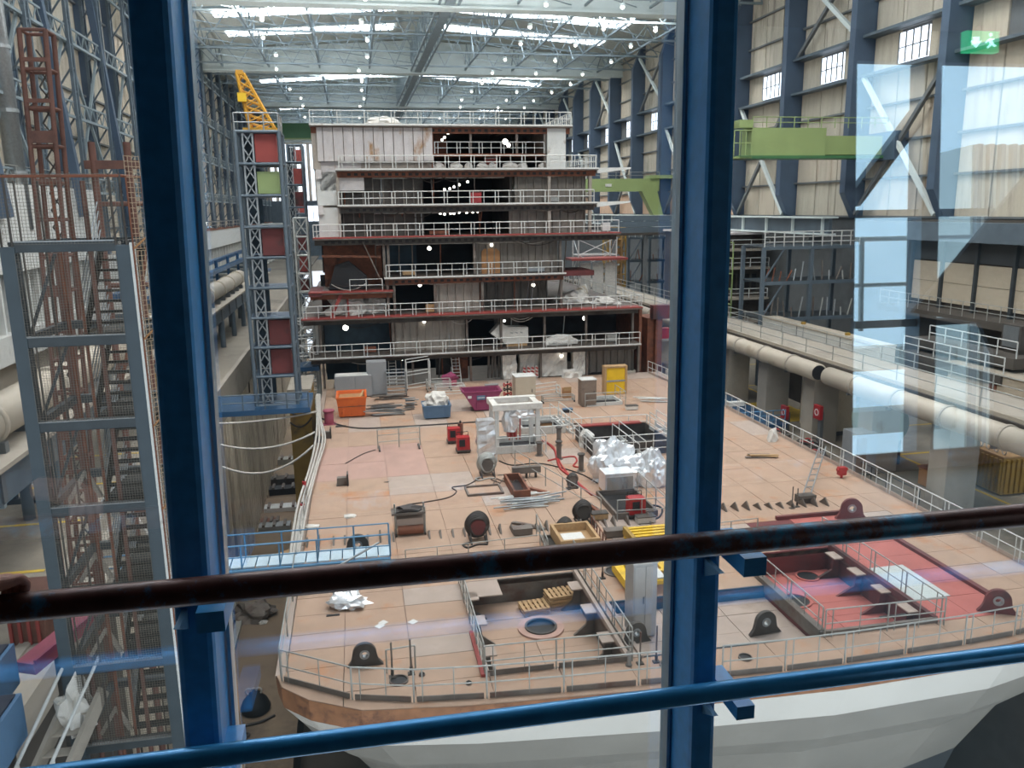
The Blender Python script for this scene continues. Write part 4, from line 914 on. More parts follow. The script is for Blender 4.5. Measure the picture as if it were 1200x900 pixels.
mblob('plastic_wrap', 'foil', t, (10.7, 53.6, 2.5), (1.0, .5, .6), 21, .3); mblob('plastic_wrap', 'foil', t, (10.0, 53.6, 1.5), (.5, .35, 1.3), 22, .3)
for k in range(4): rod('pipe', 'red_deck', t, (9.9 + .25 * k, 53.5, .9), (9.8 + .3 * k, 53.6, 2.7), .06)
bx('hose_box', 'machine_red', t, 9.9, 10.5, 54, 54.6, .9, 1.5)
def reel(label, px, py, s, m='hose_black', c2='red_dark', col=None):
    c = at(px, py, z=0); t = T('cable_reel', label, 'reel', c); x, y = c.x, c.y; col = col or m
    for k in range(5):
        MB().tube([(x + (.42 + .05 * k) * s * math.cos(a), y - .22 * s + .1 * s * k + .05 * math.sin(3 * a + k), .8 * s + (.5 + .05 * k) * s * math.sin(a)) for a in [math.tau * i / 24 for i in range(25)]], .075 * s, 6).build('cable_coil', col, t, True)
    rod('hub', c2, t, (x, y - .28 * s, .78 * s), (x, y + .28 * s, .78 * s), .42 * s, 'drum')
    for sx in (-.42, .42):
        beam('stand_leg', m, t, (x + sx * s, y - .6 * s, .04), (x + sx * s, y, .8 * s), .07, .07); beam('stand_leg', m, t, (x + sx * s, y + .6 * s, .04), (x + sx * s, y, .8 * s), .07, .07); beam('foot_bar', m, t, (x + sx * s, y - .7 * s, .04), (x + sx * s, y + .7 * s, .04), .08, .08)
    MB().tube(smoothpath([(x - .5 * s, y - .5 * s, .06), (x - .9 * s, y - .7 * s, .06), (x - .7 * s, y - 1.1 * s, .06), (x - .1, y - .8 * s, .06), (x + .4 * s, y - .9 * s, .06)]), .05, 5).build('loose_cable', col, t, True)
reel('dark brown cable reel with a tangled black cable, centre foreground of the deck', 560, 632, .95); reel('grey hose reel at the foot of the foil-wrapped cabinet', 571, 557, .95, 'hose_black', 'steel_raw', 'rail_grey')
reel('small reel standing upright beside the timber crate hatch', 683, 612, .8, 'hose_black', 'steel_dark'); reel('dark cable drum at the left of the long slanting railing', 671, 570, .55, 'steel_dark', 'steel_raw'); reel('brown reel lying in the timber crate hatch', 662, 628, .65, 'steel_dark', 'rust_edge')
# trolley table
c = at(481, 624, z=0); t = T('work_trolley', 'small work trolley with a brown drum shelf on the open deck', 'trolley', c)
for x in (-.75, .75):
    for y in (-.3, .4): rod('leg', 'rail_grey', t, c + Vector((x, y, .1)), c + Vector((x * 1.02, y, 1.5)), .05)
    beam('foot', 'steel_dark', t, c + Vector((x, -.5, .06)), c + Vector((x, .6, .06)), .1, .1)
bx('table_top', 'steel_raw', t, c.x - .95, c.x + .8, c.y - .4, c.y + .5, 1.15, 1.25); bx('shelf', 'deck_pale', t, c.x - .7, c.x + .7, c.y - .3, c.y + .4, .4, .9); rod('gas_drum', 'rust_edge', t, c + Vector((-.65, -.35, .3)), c + Vector((.65, -.35, .3)), .24, 'drum')
mblob('rags', 'hose_black', t, (c.x - .1, c.y, 1.25), (.7, .35, .2), 30, .4, 2)
# foil heaps
def heap(label, px, py, s, seed, m='foil', z=0, amp=.4, name='foil_heap', sub=3):
    c = at(px, py, z=z); o = T(name, label, 'wrap', c); mblob('foil', m, o, (c.x, c.y, z), s, seed, amp, sub); return o
heap('crumpled silver foil sheet lying near the left edge, just below the brown handrail', 408, 708, (.75, .6, .35), 31, amp=.5); heap('large silver-wrapped bundle on the left of three, above the dark hatch', 716, 562, (1.3, 1.0, 1.9), 32, amp=.2, name='foil_bundle', sub=4); heap('low silver-wrapped bundle in the middle of the three', 735, 566, (1.5, .9, 1.2), 33, amp=.2, name='foil_bundle', sub=4); heap('silver-wrapped bundle on the right of the three, by the right window post', 762, 566, (1.1, .9, 1.5), 34, amp=.2, name='foil_bundle', sub=4)
heap('small white rag heap at the left end of the red-covered hatch', 688, 524, (.5, .4, .9), 35, 'tarp_white', name='rag_heap', sub=2)
heap('cloth wrapped round the deck railing near the ship wall, far right pane', 905, 517, (.35, .3, .7), 36, 'tarp_white', name='rag_heap', sub=2); heap('crumpled tan rags by the reel foot, lower left open deck', 410, 606, (.35, .2, .12), 37, 'tarp_white', name='rag_heap', sub=2); heap('pale scraps beside the hoses on the left deck edge', 366, 618, (.45, .2, .12), 38, 'tarp_white', name='rag_heap', sub=2)
c = at(722, 575, z=0); o = T('foil_crate', 'square silver-wrapped crate in front of the foil bundles', 'crate', c); bx('wrap', 'foil', o, c.x - .9, c.x + .9, c.y - .7, c.y + .6, .15, 1.3); bx('pallet', 'wood', o, c.x - .9, c.x + .9, c.y - .7, c.y + .6, 0, .15); bx('side_panel', 'bulkhead', o, c.x - .8, c.x + .8, c.y - .74, c.y - .7, .25, 1.1)
# folded lattice
c = at(597, 564, z=0); o = T('folded_gate', 'folded scissor lattice gate lying right of the grey hose reel', 'gate', c)
for k in range(5): beam('slat', 'steel_raw', o, (c.x - 1.1 + .42 * k, c.y - .4, .05), (c.x - .7 + .42 * k, c.y + .5, .08), .05, .05); beam('slat', 'steel_raw', o, (c.x - .7 + .42 * k, c.y - .4, .09), (c.x - 1.1 + .42 * k, c.y + .5, .05), .05, .05)
c = at(617, 560, z=0); o = T('valve_stack', 'row of rusty valve blocks right of the scissor lattice', 'machine', c); bx('block', 'steel_raw', o, c.x - .9, c.x + .9, c.y - .15, c.y + .25, .35, .75)
for k in (-.6, 0, .6): rod('foot', 'steel_dark', o, (c.x + k, c.y, 0), (c.x + k, c.y, .4), .08)
# deck fittings: posts with valves
for i, (px, py, h, lb) in enumerate([(632, 534, .9, 'left'), (655, 538, 1.2, 'middle'), (655, 522, 1.3, 'rear'), (681, 552, 1.1, 'right')]):
    c = at(px, py, z=0); o = T('vent_pipe', 'rusty vent pipe stub on the mid deck, %s one of four near the red hoses' % lb, 'pipe', c); rod('pipe', 'steel_raw', o, c, c + Vector((0, 0, h)), .17, 'drum'); rod('flange', 'steel_dark', o, c + Vector((0, 0, h)), c + Vector((0, 0, h + .08)), .25, 'drum'); rod('foot_flange', 'steel_raw', o, c, c + Vector((0, 0, .06)), .28, 'drum')
c = at(737, 780, z=0); o = T('vent_pipe', 'short silver pipe stub right of the well, near the fore railing', 'pipe', c); rod('pipe', 'galv', o, c, c + Vector((0, 0, .5)), .08, 'drum'); rod('cap', 'steel_raw', o, c + Vector((0, 0, .5)), c + Vector((0, 0, .55)), .1, 'drum'); rod('foot_flange', 'steel_raw', o, c, c + Vector((0, 0, .04)), .13, 'drum')
# loose posts round small holes
for px, py, h, lb in [(460, 794, 1.4, 'left rear of the small manhole'), (482, 790, 1.4, 'right rear of the small manhole'), (706, 678, 1.3, 'beside the far round hole right of the well'), (769, 776, 1.5, 'right of the short silver pipe'), (750, 778, 1.3, 'between the silver pipe and the right window post'), (928, 596, 1.3, 'left of the leaning ladder'), (934, 594, 1.1, 'close to the leaning ladder foot')]:
    c = at(px, py, z=0); o = T('stanchion', 'thin loose guard stanchion ' + lb, 'post', c); rod('pole', 'steel_raw', o, c, c + Vector((0, 0, h)), .035); bx('foot_plate', 'steel_dark', o, c.x - .13, c.x + .13, c.y - .1, c.y + .1, 0, .05); rod('clamp', 'steel_dark', o, c + Vector((0, 0, .12)), c + Vector((0, 0, .3)), .06)
rail('guard_railing', 'short loose railing behind the small manhole near the fore edge', [(.35, 27.3, 0), (1.4, 27.4, 0)], .95, G, 1.5, .03, double=False, mids=())
# pallets
def pallet(name, label, c, rz, z, layers=1):
    t = T(name, label, 'pallet', (0, 0, 0))
    for l in range(layers):
        zz_ = l * .17
        for k in range(3): bx('runner', 'wood', t, -.6, .6, -.4 + .36 * k - .05, -.4 + .36 * k + .07, zz_, zz_ + .11)
        for k in range(6): bx('top_board', 'wood', t, -.62 + .22 * k, -.48 + .22 * k, -.5, .5, zz_ + .11, zz_ + .14)
    t.location = (c[0], c[1], z); t.rotation_euler = (0, 0, rz)
pallet('pallet', 'light wooden pallet on the left of two in the sunken well', (7.1, 32.9), .1, -1.14, 2); pallet('pallet', 'light wooden pallet stack on the right of two in the sunken well', (8.35, 33.2), .1, -1.14, 4)
# timber crate hatch
t = T('timber_crate', 'open timber-sided crate with pale bottom, just above the brown handrail', 'crate', (9.9, 36.8, 0))
bx('bottom', 'wood', t, 9.2, 11.0, 35.9, 38, .2, .4); bx('sheet', 'paper', t, 9.5, 10.6, 36.6, 37.6, .4, .44)
for a in ((9.1, 9.25, 35.8, 38.1), (10.95, 11.1, 35.8, 38.1), (9.25, 10.95, 35.8, 35.95), (9.25, 10.95, 37.95, 38.1)): bx('side_board', 'wood', t, *a, .2, .8)
# yellow frames
t = T('yellow_stand', 'yellow steel stand with rungs just above the brown handrail, by the right post', 'stand', (13.6, 35.6, 0))
for k in range(6): bx('rung', 'yellow', t, 12.9, 15.4, 35.2 + .35 * k, 35.4 + .35 * k, .55, .65)
bx('side_beam', 'ochre', t, 12.7, 12.9, 35.1, 37.2, .3, .7); bx('side_beam', 'yellow', t, 15.3, 15.5, 35.1, 37.2, .3, .7)
for x in (12.8, 15.4):
    for y in (35.2, 37.1): bx('leg', 'yellow', t, x - .06, x + .06, y - .06, y + .06, 0, .4)
t = T('yellow_stand', 'yellow lifting frame behind the tall grey cabinet, below the brown handrail', 'stand', (11.9, 31.9, 0))
bx('end_beam', 'yellow', t, 10.9, 11.3, 31.2, 33.4, .2, .6); bx('end_beam', 'yellow', t, 12.9, 13.3, 31.2, 33.4, .2, .6)
for y in (31.3, 32.2, 33.1): beam('cross_tube', 'yellow', t, (11.2, y, .5), (13, y, .5), .2, .2); bx('end_bracket', 'yellow', t, 13.2, 13.9, y - .08, y + .08, .1, .3)
for x in (11.1, 13.1):
    for y in (31.4, 33.2): bx('leg', 'yellow', t, x - .1, x + .1, y - .1, y + .1, 0, .25)
bx('white_panel', 'white_paint', t, 11.5, 12.7, 31.3, 33, .62, .68)
# small deck clutter
for px, py, lb in [(402, 568, 'standing on the open deck at the left'), (383, 513, 'at the left deck edge below the purple drum')]:
    c = at(px, py, z=0); o = T('pump_unit', 'small grey pump unit ' + lb, 'machine', c); bx('body', 'steel_raw', o, c.x - .35, c.x + .25, c.y - .2, c.y + .2, .05, .5); bx('plate', 'steel_dark', o, c.x + .25, c.x + .35, c.y - .35, c.y + .35, 0, .75); bx('base', 'steel_dark', o, c.x - .4, c.x + .3, c.y - .25, c.y + .25, 0, .05)
for i, (px, py) in enumerate([(449, 730), (484, 729), (445, 734)]):
    c = at(px, py, z=0); box('sheet', 'paper', None, (c.x, c.y, .018), (.32, .3, .008), rz=.7).name = 'paper_sheet'
    o = COL.objects[-1]; tag(o, ['white paper sheet on deck, left of two under the foil', 'white paper sheet on deck, right of two', 'crumpled grey paper scrap beside the left sheet'][i], 'paper')
c = at(505, 590, z=0)
def hose(name, label, pts, r, m, z=.05):
    P = [at(*p[:2], z=(p[2] if len(p) > 2 else z)) for p in pts]; o = MB().tube(smoothpath(P), r, 6).build(name, m, None, True); tag(o, label, 'hose'); return o
hose('cable', 'black cable snaking from the work trolley towards the foil cabinet', [(482, 597), (475, 592), (500, 588), (525, 583), (535, 576), (530, 571), (548, 568), (562, 560)], .035, 'hose_black')
hose('hose', 'long dark hose lying across the whole rear deck', [(376, 490), (398, 498), (425, 502), (470, 500), (520, 497), (570, 494), (620, 494), (680, 497)], .07, 'hose_black')
hose('red_hose', 'thick red hose curling down to the dark stair hatch', [(636, 516), (648, 524), (652, 534), (656, 548), (668, 558), (682, 570), (694, 580)], .08, 'hose_red'); hose('red_hose', 'second red hose with a square bend near the vent pipes', [(642, 540), (655, 537), (672, 535), (676, 540), (672, 546), (682, 548)], .06, 'hose_red')
hose('red_hose', 'red hose running beside the slanting railing into the stair hatch', [(640, 518), (650, 528), (658, 545), (672, 562), (686, 574), (700, 582)], .06, 'hose_red')
hose('cable', 'dark cable from the foil cabinet towards the vent pipes', [(585, 540), (600, 545), (625, 543), (645, 545), (680, 555), (700, 566)], .045, 'hose_black')
hose('cable', 'thin cable looping right of the dark stair hatch by the post', [(755, 600), (765, 592), (776, 596), (772, 606), (760, 608), (750, 603)], .05, 'hose_black')
hose('cable', 'thin black cable over the tan deck by the left orange scraps', [(405, 543), (425, 532), (440, 527)], .03, 'hose_black')
for k, off in enumerate((-4, 0, 4, 7)):
    hose('hose', ['outermost', 'second', 'third', 'innermost'][k] + ' pale hose of the bundle along the left deck edge', [(372 + off * .4, 462, .9), (373 + off * .4, 490, .8), (374 + off, 515, .4), (366 + off * .8, 548, .3), (355 + off, 585, .4), (348 + off, 620, .6), (342 + off * .8, 662, .7)], .075, 'hose_white')
for px, py, lb in [(355, 602, 'lower'), (357, 575, 'upper')]: 
    c = at(px, py, z=0); o = T('fire_extinguisher', 'red cylinder by the hose bundle at the left deck edge, %s one' % lb, 'extinguisher', c); rod('bottle', 'machine_red', o, c, c + Vector((0, 0, .6)), .12, 'drum'); rod('valve', 'black', o, c + Vector((0, 0, .6)), c + Vector((0, 0, .7)), .04)
c = at(986, 560, z=0); o = T('fire_extinguisher', 'red hydrant box at the right deck railing', 'extinguisher', c); bx('body', 'machine_red', o, c.x - .25, c.x + .25, c.y - .15, c.y + .15, .2, .7); rod('stand', 'machine_red', o, c, c + Vector((0, 0, .2)), .08); rod('valve', 'machine_red', o, c + Vector((-.35, 0, .55)), c + Vector((.35, 0, .55)), .1)
# ladders
def ladder(label, p, q, wd, n, m='galv', r=.045):
    p = Vector(p); q = Vector(q); t = T('ladder', label, 'ladder', p); s = Vector((wd / 2, 0, 0))
    for k in (-1, 1): rod('stile', m, t, p + s * k, q + s * k, r)
    for k in range(1, n): c = p.lerp(q, k / n); rod('rung', m, t, c - s, c + s, r * .7)
p = at(943, 588, z=0); ladder('ladder leaning on the right deck railing, its foot in a dark box', p + Vector((0, 0, .1)), at(951, 545, z=0) + Vector((.9, .3, 1.1)), .5, 9)
o = T('foot_box', 'dark box holding the foot of the leaning ladder', 'box', p); bx('body', 'steel_dark', o, p.x - .5, p.x + .5, p.y - .3, p.y + .25, 0, .45); bx('lid', 'steel_raw', o, p.x - .52, p.x + .52, p.y - .32, p.y - .3, .3, .47)
ladder('pale ladder standing against the teal wall, left of the ship ground level', (3.0, 78.0, 0), (3.0, 78.3, 3.1), .7, 10, 'rail_white'); ladder('pale ladder standing beside the brown panel, middle of the ship ground level', (9.3, 77.9, 0), (9.1, 78.3, 3.2), .75, 10, 'rail_white')
# bucket etc
for px, py, lb, m_ in [(506, 806, 'round dark drain cap near the fore railing', 'steel_raw'), (588, 799, 'small brown drain cap by the near well railing', 'steel_raw')]:
    pass
c = at(505, 484, z=0); o = T('scrap_pot', 'small rusty pot in front of the blue bin', 'pot', c + Vector((.2, -1.1, 0))); c = c + Vector((.3, -1.3, 0)); rod('pot', 'rust_edge', o, c, c + Vector((0, 0, .3)), .3, 'drum'); rod('rim', 'steel_dark', o, c + Vector((0, 0, .3)), c + Vector((0, 0, .36)), .33, 'drum')
c = at(527, 452, z=0); o = T('bucket', 'reddish bucket with rags near the ladder', 'bucket', c); rod('body', 'pink_beam', o, c, c + Vector((0, 0, .6)), .7, 'drum'); mblob('rags', 'magenta', o, (c.x, c.y, .6), (.8, .5, .5), 50, .35, 2)
c = at(595, 473, z=0); o = T('tangle_post', 'post tangled with red and black hoses, left of the beige cabinet', 'hose', c); rod('post', 'steel_dark', o, c, c + Vector((0, 0, 2)), .07)
for k in range(4): MB().tube([c + Vector((.35 * math.cos(a), .2 * math.sin(a), .5 + .4 * k + .12 * math.sin(3 * a))) for a in [math.tau * i / 16 for i in range(17)]], .06, 5).build('hose_loop', 'hose_red' if k % 2 else 'hose_black', o, True)
c = at(664, 466, z=0); o = T('carton', 'small brown carton leaning in the clutter left of the brown cabinet', 'box', c); bx('body', 'cardboard', o, c.x - .35, c.x + .35, c.y - .3, c.y + .3, 0, .9); bx('flap', 'wood', o, c.x - .35, c.x + .35, c.y - .33, c.y - .3, .7, 1.05)
scaffold_cart('white trestle stack between the beige and brown cabinets', 640, 466, 2.6, 1.4, .9, 'rail_white', 2, .2)
scaffold_cart('long grey trestle in front of the brown cabinet', 655, 472, 2.8, .6, .6, 'rail_grey', 1)
c = at(665, 483, z=0); o = T('tool_box', 'small black box on deck behind the white-edged hatch', 'box', c); bx('body', 'black', o, c.x - .4, c.x + .4, c.y - .2, c.y + .2, 0, .25); bx('lid', 'bin_blue', o, c.x - .42, c.x + .42, c.y - .22, c.y + .22, .25, .33)

# deck-edge materials on the balconies
for i, (x, z, w_, h_, m_, nm, lb, ct) in enumerate([(17.5, 10.5, 1.6, .5, 'galv', 'tube_bundle', 'small grey bundle behind the third deck railing, right part', 'bundle'), (5, 10.5, 1.2, .45, 'wood', 'timber_stack', 'low timber stack behind the third deck railing, left part', 'timber'), (8, 14.3, 1.8, .4, 'rust_edge', 'plate_stack', 'rusty plate stack on the long red-edged deck, left of the middle', 'plates'), (19, 17.2, 1.4, .5, 'rail_grey', 'crate', 'grey low crate on the fifth deck near the right ribbed wall', 'crate'), (24.6, 14.3, .8, .9, 'white_paint', 'crate', 'white crate at the right end of the long red-edged deck', 'crate'), (7.0, 6.9, 1.0, .8, 'wood', 'crate', 'wooden crate on the second deck beside the beige ribbed wall', 'crate'), (25.3, 3.2, 1.0, .8, 'rail_grey', 'crate', 'grey crate at the right end of the lowest balcony', 'crate'), (1.0, 3.2, 1.1, .6, 'rust_edge', 'crate', 'rusty crate in the teal bay of the lowest balcony', 'crate')]):
    t = T(nm, lb, ct, (x, 78.8, z)); bx('base_skid', 'steel_dark', t, x - w_ / 2, x + w_ / 2, 78.5, 79.1, z + .02, z + .1)
    for k in range(4): bx('slat', m_, t, x - w_ / 2, x + w_ / 2, 78.45 + .17 * k, 78.58 + .17 * k, z + .1, z + h_ * (1 - .12 * (k % 2)))
# small things scattered over the deck
for i, (px, py, w_, m_, lb) in enumerate([(735, 560, .5, 'rust_edge', 'small rusty crate between the silver bundles'), (702, 608, .45, 'wood', 'small timber block left of the dark stair hatch'), (722, 628, .6, 'steel_raw', 'rusty angle block between the dark stair hatch and the yellow stand'), (756, 612, .5, 'hose_white', 'pale parts box at the lower right of the dark stair hatch'), (612, 626, .5, 'steel_raw', 'flat rusty block near the plank pile by the stub row'), (640, 500, .4, 'cardboard', 'tiny carton left of the white-edged hatch'), (576, 455, .6, 'grey_box', 'small grey box behind the magenta skip'), (740, 480, .5, 'tarp_white', 'small white parcel on the rear deck near the white tubes'), (862, 476, .7, 'rail_white', 'pale box by the deck railing at the left of the right pane')]):
    c = at(px, py, z=0); t = T('small_box', lb, 'box', c); bx('body', m_, t, c.x - w_, c.x + w_, c.y - .25, c.y + .25, .05, .35); bx('lid', 'steel_dark' if i % 2 else m_, t, c.x - w_ * 1.05, c.x + w_ * 1.05, c.y - .28, c.y + .28, .35, .4); bx('skid', 'steel_dark', t, c.x - w_ * .8, c.x + w_ * .8, c.y - .2, c.y + .2, 0, .05)
# angle irons between the hatches
for i, (a, b, lb) in enumerate([((722, 640), (738, 655), 'short rusty angle iron just above the brown handrail, left of the yellow stand'), ((690, 590), (706, 604), 'rusty flat bar beside the red hose end'), ((612, 570), (640, 577), 'thin bar lying under the row of valve blocks')]):
    o = beam('flat_bar', 'rust_edge', None, at(*a, z=.08), at(*b, z=.08), .22, .14); tag(o, lb, 'bar')
# ---------------- left of the ship ----------------
t = T('gangway', 'pale blue gangway bridging the dock gap to the left deck edge', 'gangway', (-5, 37, .6))
P, Q = Vector((-12.4, 36.3, .75)), Vector((.9, 36.7, .5))
beam('girder', 'gang_blue', t, P + Vector((0, -.7, 0)), Q + Vector((0, -.7, 0)), .2, .4); beam('girder', 'gang_blue', t, P + Vector((0, .7, 0)), Q + Vector((0, .7, 0)), .2, .4)
for k in range(24):
    c = P.lerp(Q, (k + .5) / 24); box('deck_panel', 'gang_deck', t, c + Vector((0, 0, .26)), (.5, 1.25, .06))
for s in (-1, 1): rail('x', None, [P + Vector((0, s * .7, .25)), Q + Vector((0, s * .7, .25))], 1.1, 'gang_blue', 1.7, .035, parent=t, double=False, mids=(.5,))
bx('landing', 'concrete', t, -13.5, -12.3, 35, 38, 1.5, 1.6)
rod('stay', 'galv', t, (-3.6, 34.2, .2), (.4, 36.2, 1.4), .05)
# lift tower
def lift_tower(label, x0, x1, y0, y1, z0, z1, n, cabs, sc=1.0):
    t = T('lift_tower', label, 'tower', ((x0 + x1) / 2, (y0 + y1) / 2, z0))
    lattice(t, x0, x1, y0, y1, z0, z1, n, .16 * sc, 'lattice_blue', diag=False)
    dz = (z1 - z0) / n; xm = x0 + (x1 - x0) * .42
    for k in range(n + 1): z = z0 + k * dz; bx('floor_plate', 'column_blue', t, x0, x1, y0, y1, z - .1 * sc, z + .1 * sc)
    mm = MB()
    for k in range(n * 2):
        z = z0 + k * dz / 2; a, b = (x0 + .5 * sc, x0 + 1.2 * sc); mm.bar((a, y0 + .2, z), (b, y0 + .2, z + dz / 2), .08 * sc); mm.bar((b, y0 + .2, z), (a, y0 + .2, z + dz / 2), .08 * sc)
    for xx in (x0 + .5 * sc, x0 + 1.2 * sc): mm.bar((xx, y0 + .2, z0), (xx, y0 + .2, z1), .12 * sc)
    mm.build('lift_mast', 'galv', t)
    for k in range(0, n, 1): bx('back_panel', 'interior_teal', t, x0 + .1, xm, y1 - .2, y1 - .1, z0 + k * dz + .2, z0 + (k + 1) * dz - .2)
    for (i, h, m) in cabs: bx('cabin', m, t, xm, x1 - .25 * sc, y0 + .4, y1 - .4, z0 + i * dz + .15, z0 + i * dz + .15 + h)
    return t
t = lift_tower('tall blue-grey lift tower with red cabins, standing beside the ship left side', -8.1, -5.0, 64, 67, 1.9, 22.4, 9, [(8, 2.0, 'red_paint'), (7, 1.6, 'crane_green'), (6, .1, 'rail_grey'), (5, 2.0, 'red_dark'), (2, 1.9, 'red_dark'), (1, 1.9, 'red_dark')])
bx('base_platform', 'navy_paint', t, -12.3, -4.0, 62.6, 68, 1.5, 1.9)
rail('x', None, [(-12.2, 62.7, 1.9), (-4.1, 62.7, 1.9)], 1.2, 'lattice_blue', 1.6, .05, parent=t, double=False)
rail('x', None, [(-8.1, 64, 22.4), (-5.0, 64, 22.4), (-5.0, 67, 22.4)], 1.3, 'galv', 1.2, .05, parent=t, double=False)
lift_tower('farther slim lift tower with red boxes behind the big lift tower', -7.9, -5.6, 104, 106.4, -4, 22.5, 10, [(9, 1.8, 'red_paint'), (8, 1.7, 'red_dark'), (6, 1.8, 'red_dark'), (5, 1.8, 'red_paint'), (4, 1.6, 'red_dark')], .9)
lift_tower('farthest thin lift tower near the bright end wall', -10.5, -8, 150, 153, -4, 28, 11, [(10, 2, 'red_paint'), (7, 2, 'red_paint')], 1.1)
t = T('pale_mast', 'pale lattice mast close to the left flank of the ship', 'mast', (-5.6, 92, 0)); lattice(t, -6.3, -4.9, 92, 93.4, -10, 16, 13, .12, 'rail_white')
t = T('stair_tower', 'white scaffold stair tower between the lift towers and the ship', 'tower', (-5.3, 80, 0)); lattice(t, -6.6, -4.0, 79, 81, -2, 6.5, 5, .09, 'rail_white'); bx('platform', 'navy_paint', t, -8.5, -3.9, 78, 81, 1.8, 2.2)
t = T('concrete_pier', 'tan block wall with black hoses, left of the ship front', 'pier', (-5.2, 72, 0)); bx('body', 'ochre', t, -6.2, -4.4, 70, 76, -18, 1.6); bx('cap', 'concrete', t, -6.3, -4.3, 69.9, 76.1, 1.6, 1.8)
for k in range(3): MB().tube(catenary((-6.2, 69.8, 1 - k), (-4.4, 69.8, 1.3 - k), .6), .08, 5).build('hose', 'hose_black', t, True)
# hoses across the gap
for i, (a, b, s, lb) in enumerate([((-12.1, 58, 1.6), (-3.6, 60, .6), 1.2, 'pale hose sagging across the dock gap, upper one'), ((-12.1, 56, 1.6), (-3.6, 57.5, .3), 2.2, 'pale hose sagging across the dock gap, lower one'), ((-12.1, 60, 1.8), (-3.6, 64, 1.2), .3, 'nearly straight white hose over the dock gap'), ((-12.1, 43, 1.6), (-4.0, 38, .4), 3.5, 'long pale hose hanging deep beside the sheet piles')]):
    o = MB().tube(catenary(a, b, s), .08, 6).build('hose', 'hose_white', None, True); tag(o, lb, 'hose')
o = T('hose_tangle', 'tangle of pale hoses on the quay edge beside the blue window post', 'hose', (-12.6, 55, 1.5))
for k in range(9):
    rr = random.Random(k); cx, cy = -12.4 + rr.uniform(-.6, .5), 53 + k * .8; rad = rr.uniform(.5, .9)
    MB().tube([(cx + rad * math.cos(a), cy + rad * .7 * math.sin(a), 1.7 + .5 * math.sin(a * 1.5 + k) + .5) for a in [math.tau * i / 18 for i in range(20)]], .08, 5).build('hose_loop', 'hose_white', o, True)
rail('guard_railing', 'grey railing on the left quay edge behind the hose tangle', [(-12.9, 40, 1.5), (-12.9, 62, 1.5)], 1.3, 'galv', 2.5, .05, double=False)
t = T('quay_stairs', 'yellow-tinted scaffold stairs on the quay beside the lift tower', 'stairs', (-14, 62, 1.5)); lattice(t, -15, -13.2, 60, 63, 1.5, 5, 2, .08, 'ochre')
o = T('worker_drum', 'yellow drum standing on the quay by the lift tower', 'drum', (-13.3, 66, 1.5)); rod('drum', 'yellow', o, (-13.3, 66, 1.5), (-13.3, 66, 3.3), .4, 'drum'); rod('lid', 'ochre', o, (-13.3, 66, 3.3), (-13.3, 66, 3.4), .42, 'drum')
# dock floor things
c = at(300, 832, z=-18); o = T('lifting_sack', 'dark domed sack with tied top on the dock floor', 'sack', c)
MB().add([(c.x + r * math.cos(math.tau * k / 20), c.y + r * math.sin(math.tau * k / 20), -18 + z) for r, z in ((.95, 0), (1.05, .3), (.85, .8), (.5, 1.2), (.3, 1.45)) for k in range(20)] + [(c.x, c.y, -16.4)], [(20 * j + k, 20 * j + (k + 1) % 20, 20 * (j + 1) + (k + 1) % 20, 20 * (j + 1) + k) for j in range(4) for k in range(20)] + [(80 + k, 80 + (k + 1) % 20, 100) for k in range(20)]).build('sack_body', 'black', o, True)
for k in range(3): MB().tube([(c.x - .4 + .35 * k + .2 * math.cos(a), c.y, -16.5 + .22 * math.sin(a)) for a in [math.tau * i / 12 for i in range(13)]], .07, 5).build('sling_loop', 'hose_white', o, True)
for i, (a, b) in enumerate([((276, 700), (252, 800)), ((284, 716), (258, 812)), ((271, 695), (262, 760))]):
    P, Q = at(*a, z=-17.8), at(*b, z=-17.8); o = beam('steel_beam', 'rail_grey', None, P, Q, .5, .35); tag(o, ['left pale long steel beam on the dock floor', 'right pale long steel beam on the dock floor, next to the sack', 'shorter pale beam lying behind the two long dock beams'][i], 'beam')
heap('dark pile wrapped in grey sheets on the dock floor, right under the brown handrail', 300, 722, (1.7, 1.3, 1.0), 60, 'steel_raw', -18, .35, 'sheet_pile_heap')
heap('small white scrap on the dock floor beside the dark wrapped pile', 308, 730, (.35, .3, .2), 61, 'tarp_white', -18, name='scrap', sub=2)
for i, (px, py, w_, h_) in enumerate([(305, 545, 3.2, .8), (298, 572, 4, 1.2), (300, 580, 3.5, .8), (292, 600, 4.2, .5), (285, 622, 3.4, .5), (302, 615, 2, .4)]):
    c = at(px, py, z=-18); c.x = max(c.x, -12.1 + w_ / 2); o = T('steel_section', ['far ribbed pale section deep in the dock', 'dark double block deep in the dock', 'black section lying under the dark double block', 'long white channel piece in the dock', 'flat pale plates near the sheet piles in the dock', 'small rusty plate in the dock'][i], 'steel part', c)
    bx('body', ['rail_grey', 'steel_dark', 'black', 'white_paint', 'galv', 'rust_edge'][i], o, c.x - w_ / 2, c.x + w_ / 2, c.y - .8, c.y + .8, -18, -18 + h_)
    for k in range(3): bx('rib', 'steel_raw', o, c.x - w_ / 2 + .4 + k * w_ / 3, c.x - w_ / 2 + .7 + k * w_ / 3, c.y - .85, c.y + .85, -18 + h_, -18 + h_ + .25)
c = at(322, 606, z=-8); o = T('pontoon_fin', 'pale pointed fender sticking out from the hull above the blue gangway', 'fender', c); MB().prism([(-6.8, 46, -4), (-3.9, 46, -3.2), (-3.9, 46, -5.0), (-6.2, 46, -4.6)], (0, 2, 0)).build('fin', 'wood', o)
MB().prism([(-6.6, 48, -4.2), (-3.9, 48, -3.6), (-3.9, 48, -4.2)], (0, .2, 0)).build('edge', 'concrete', o)
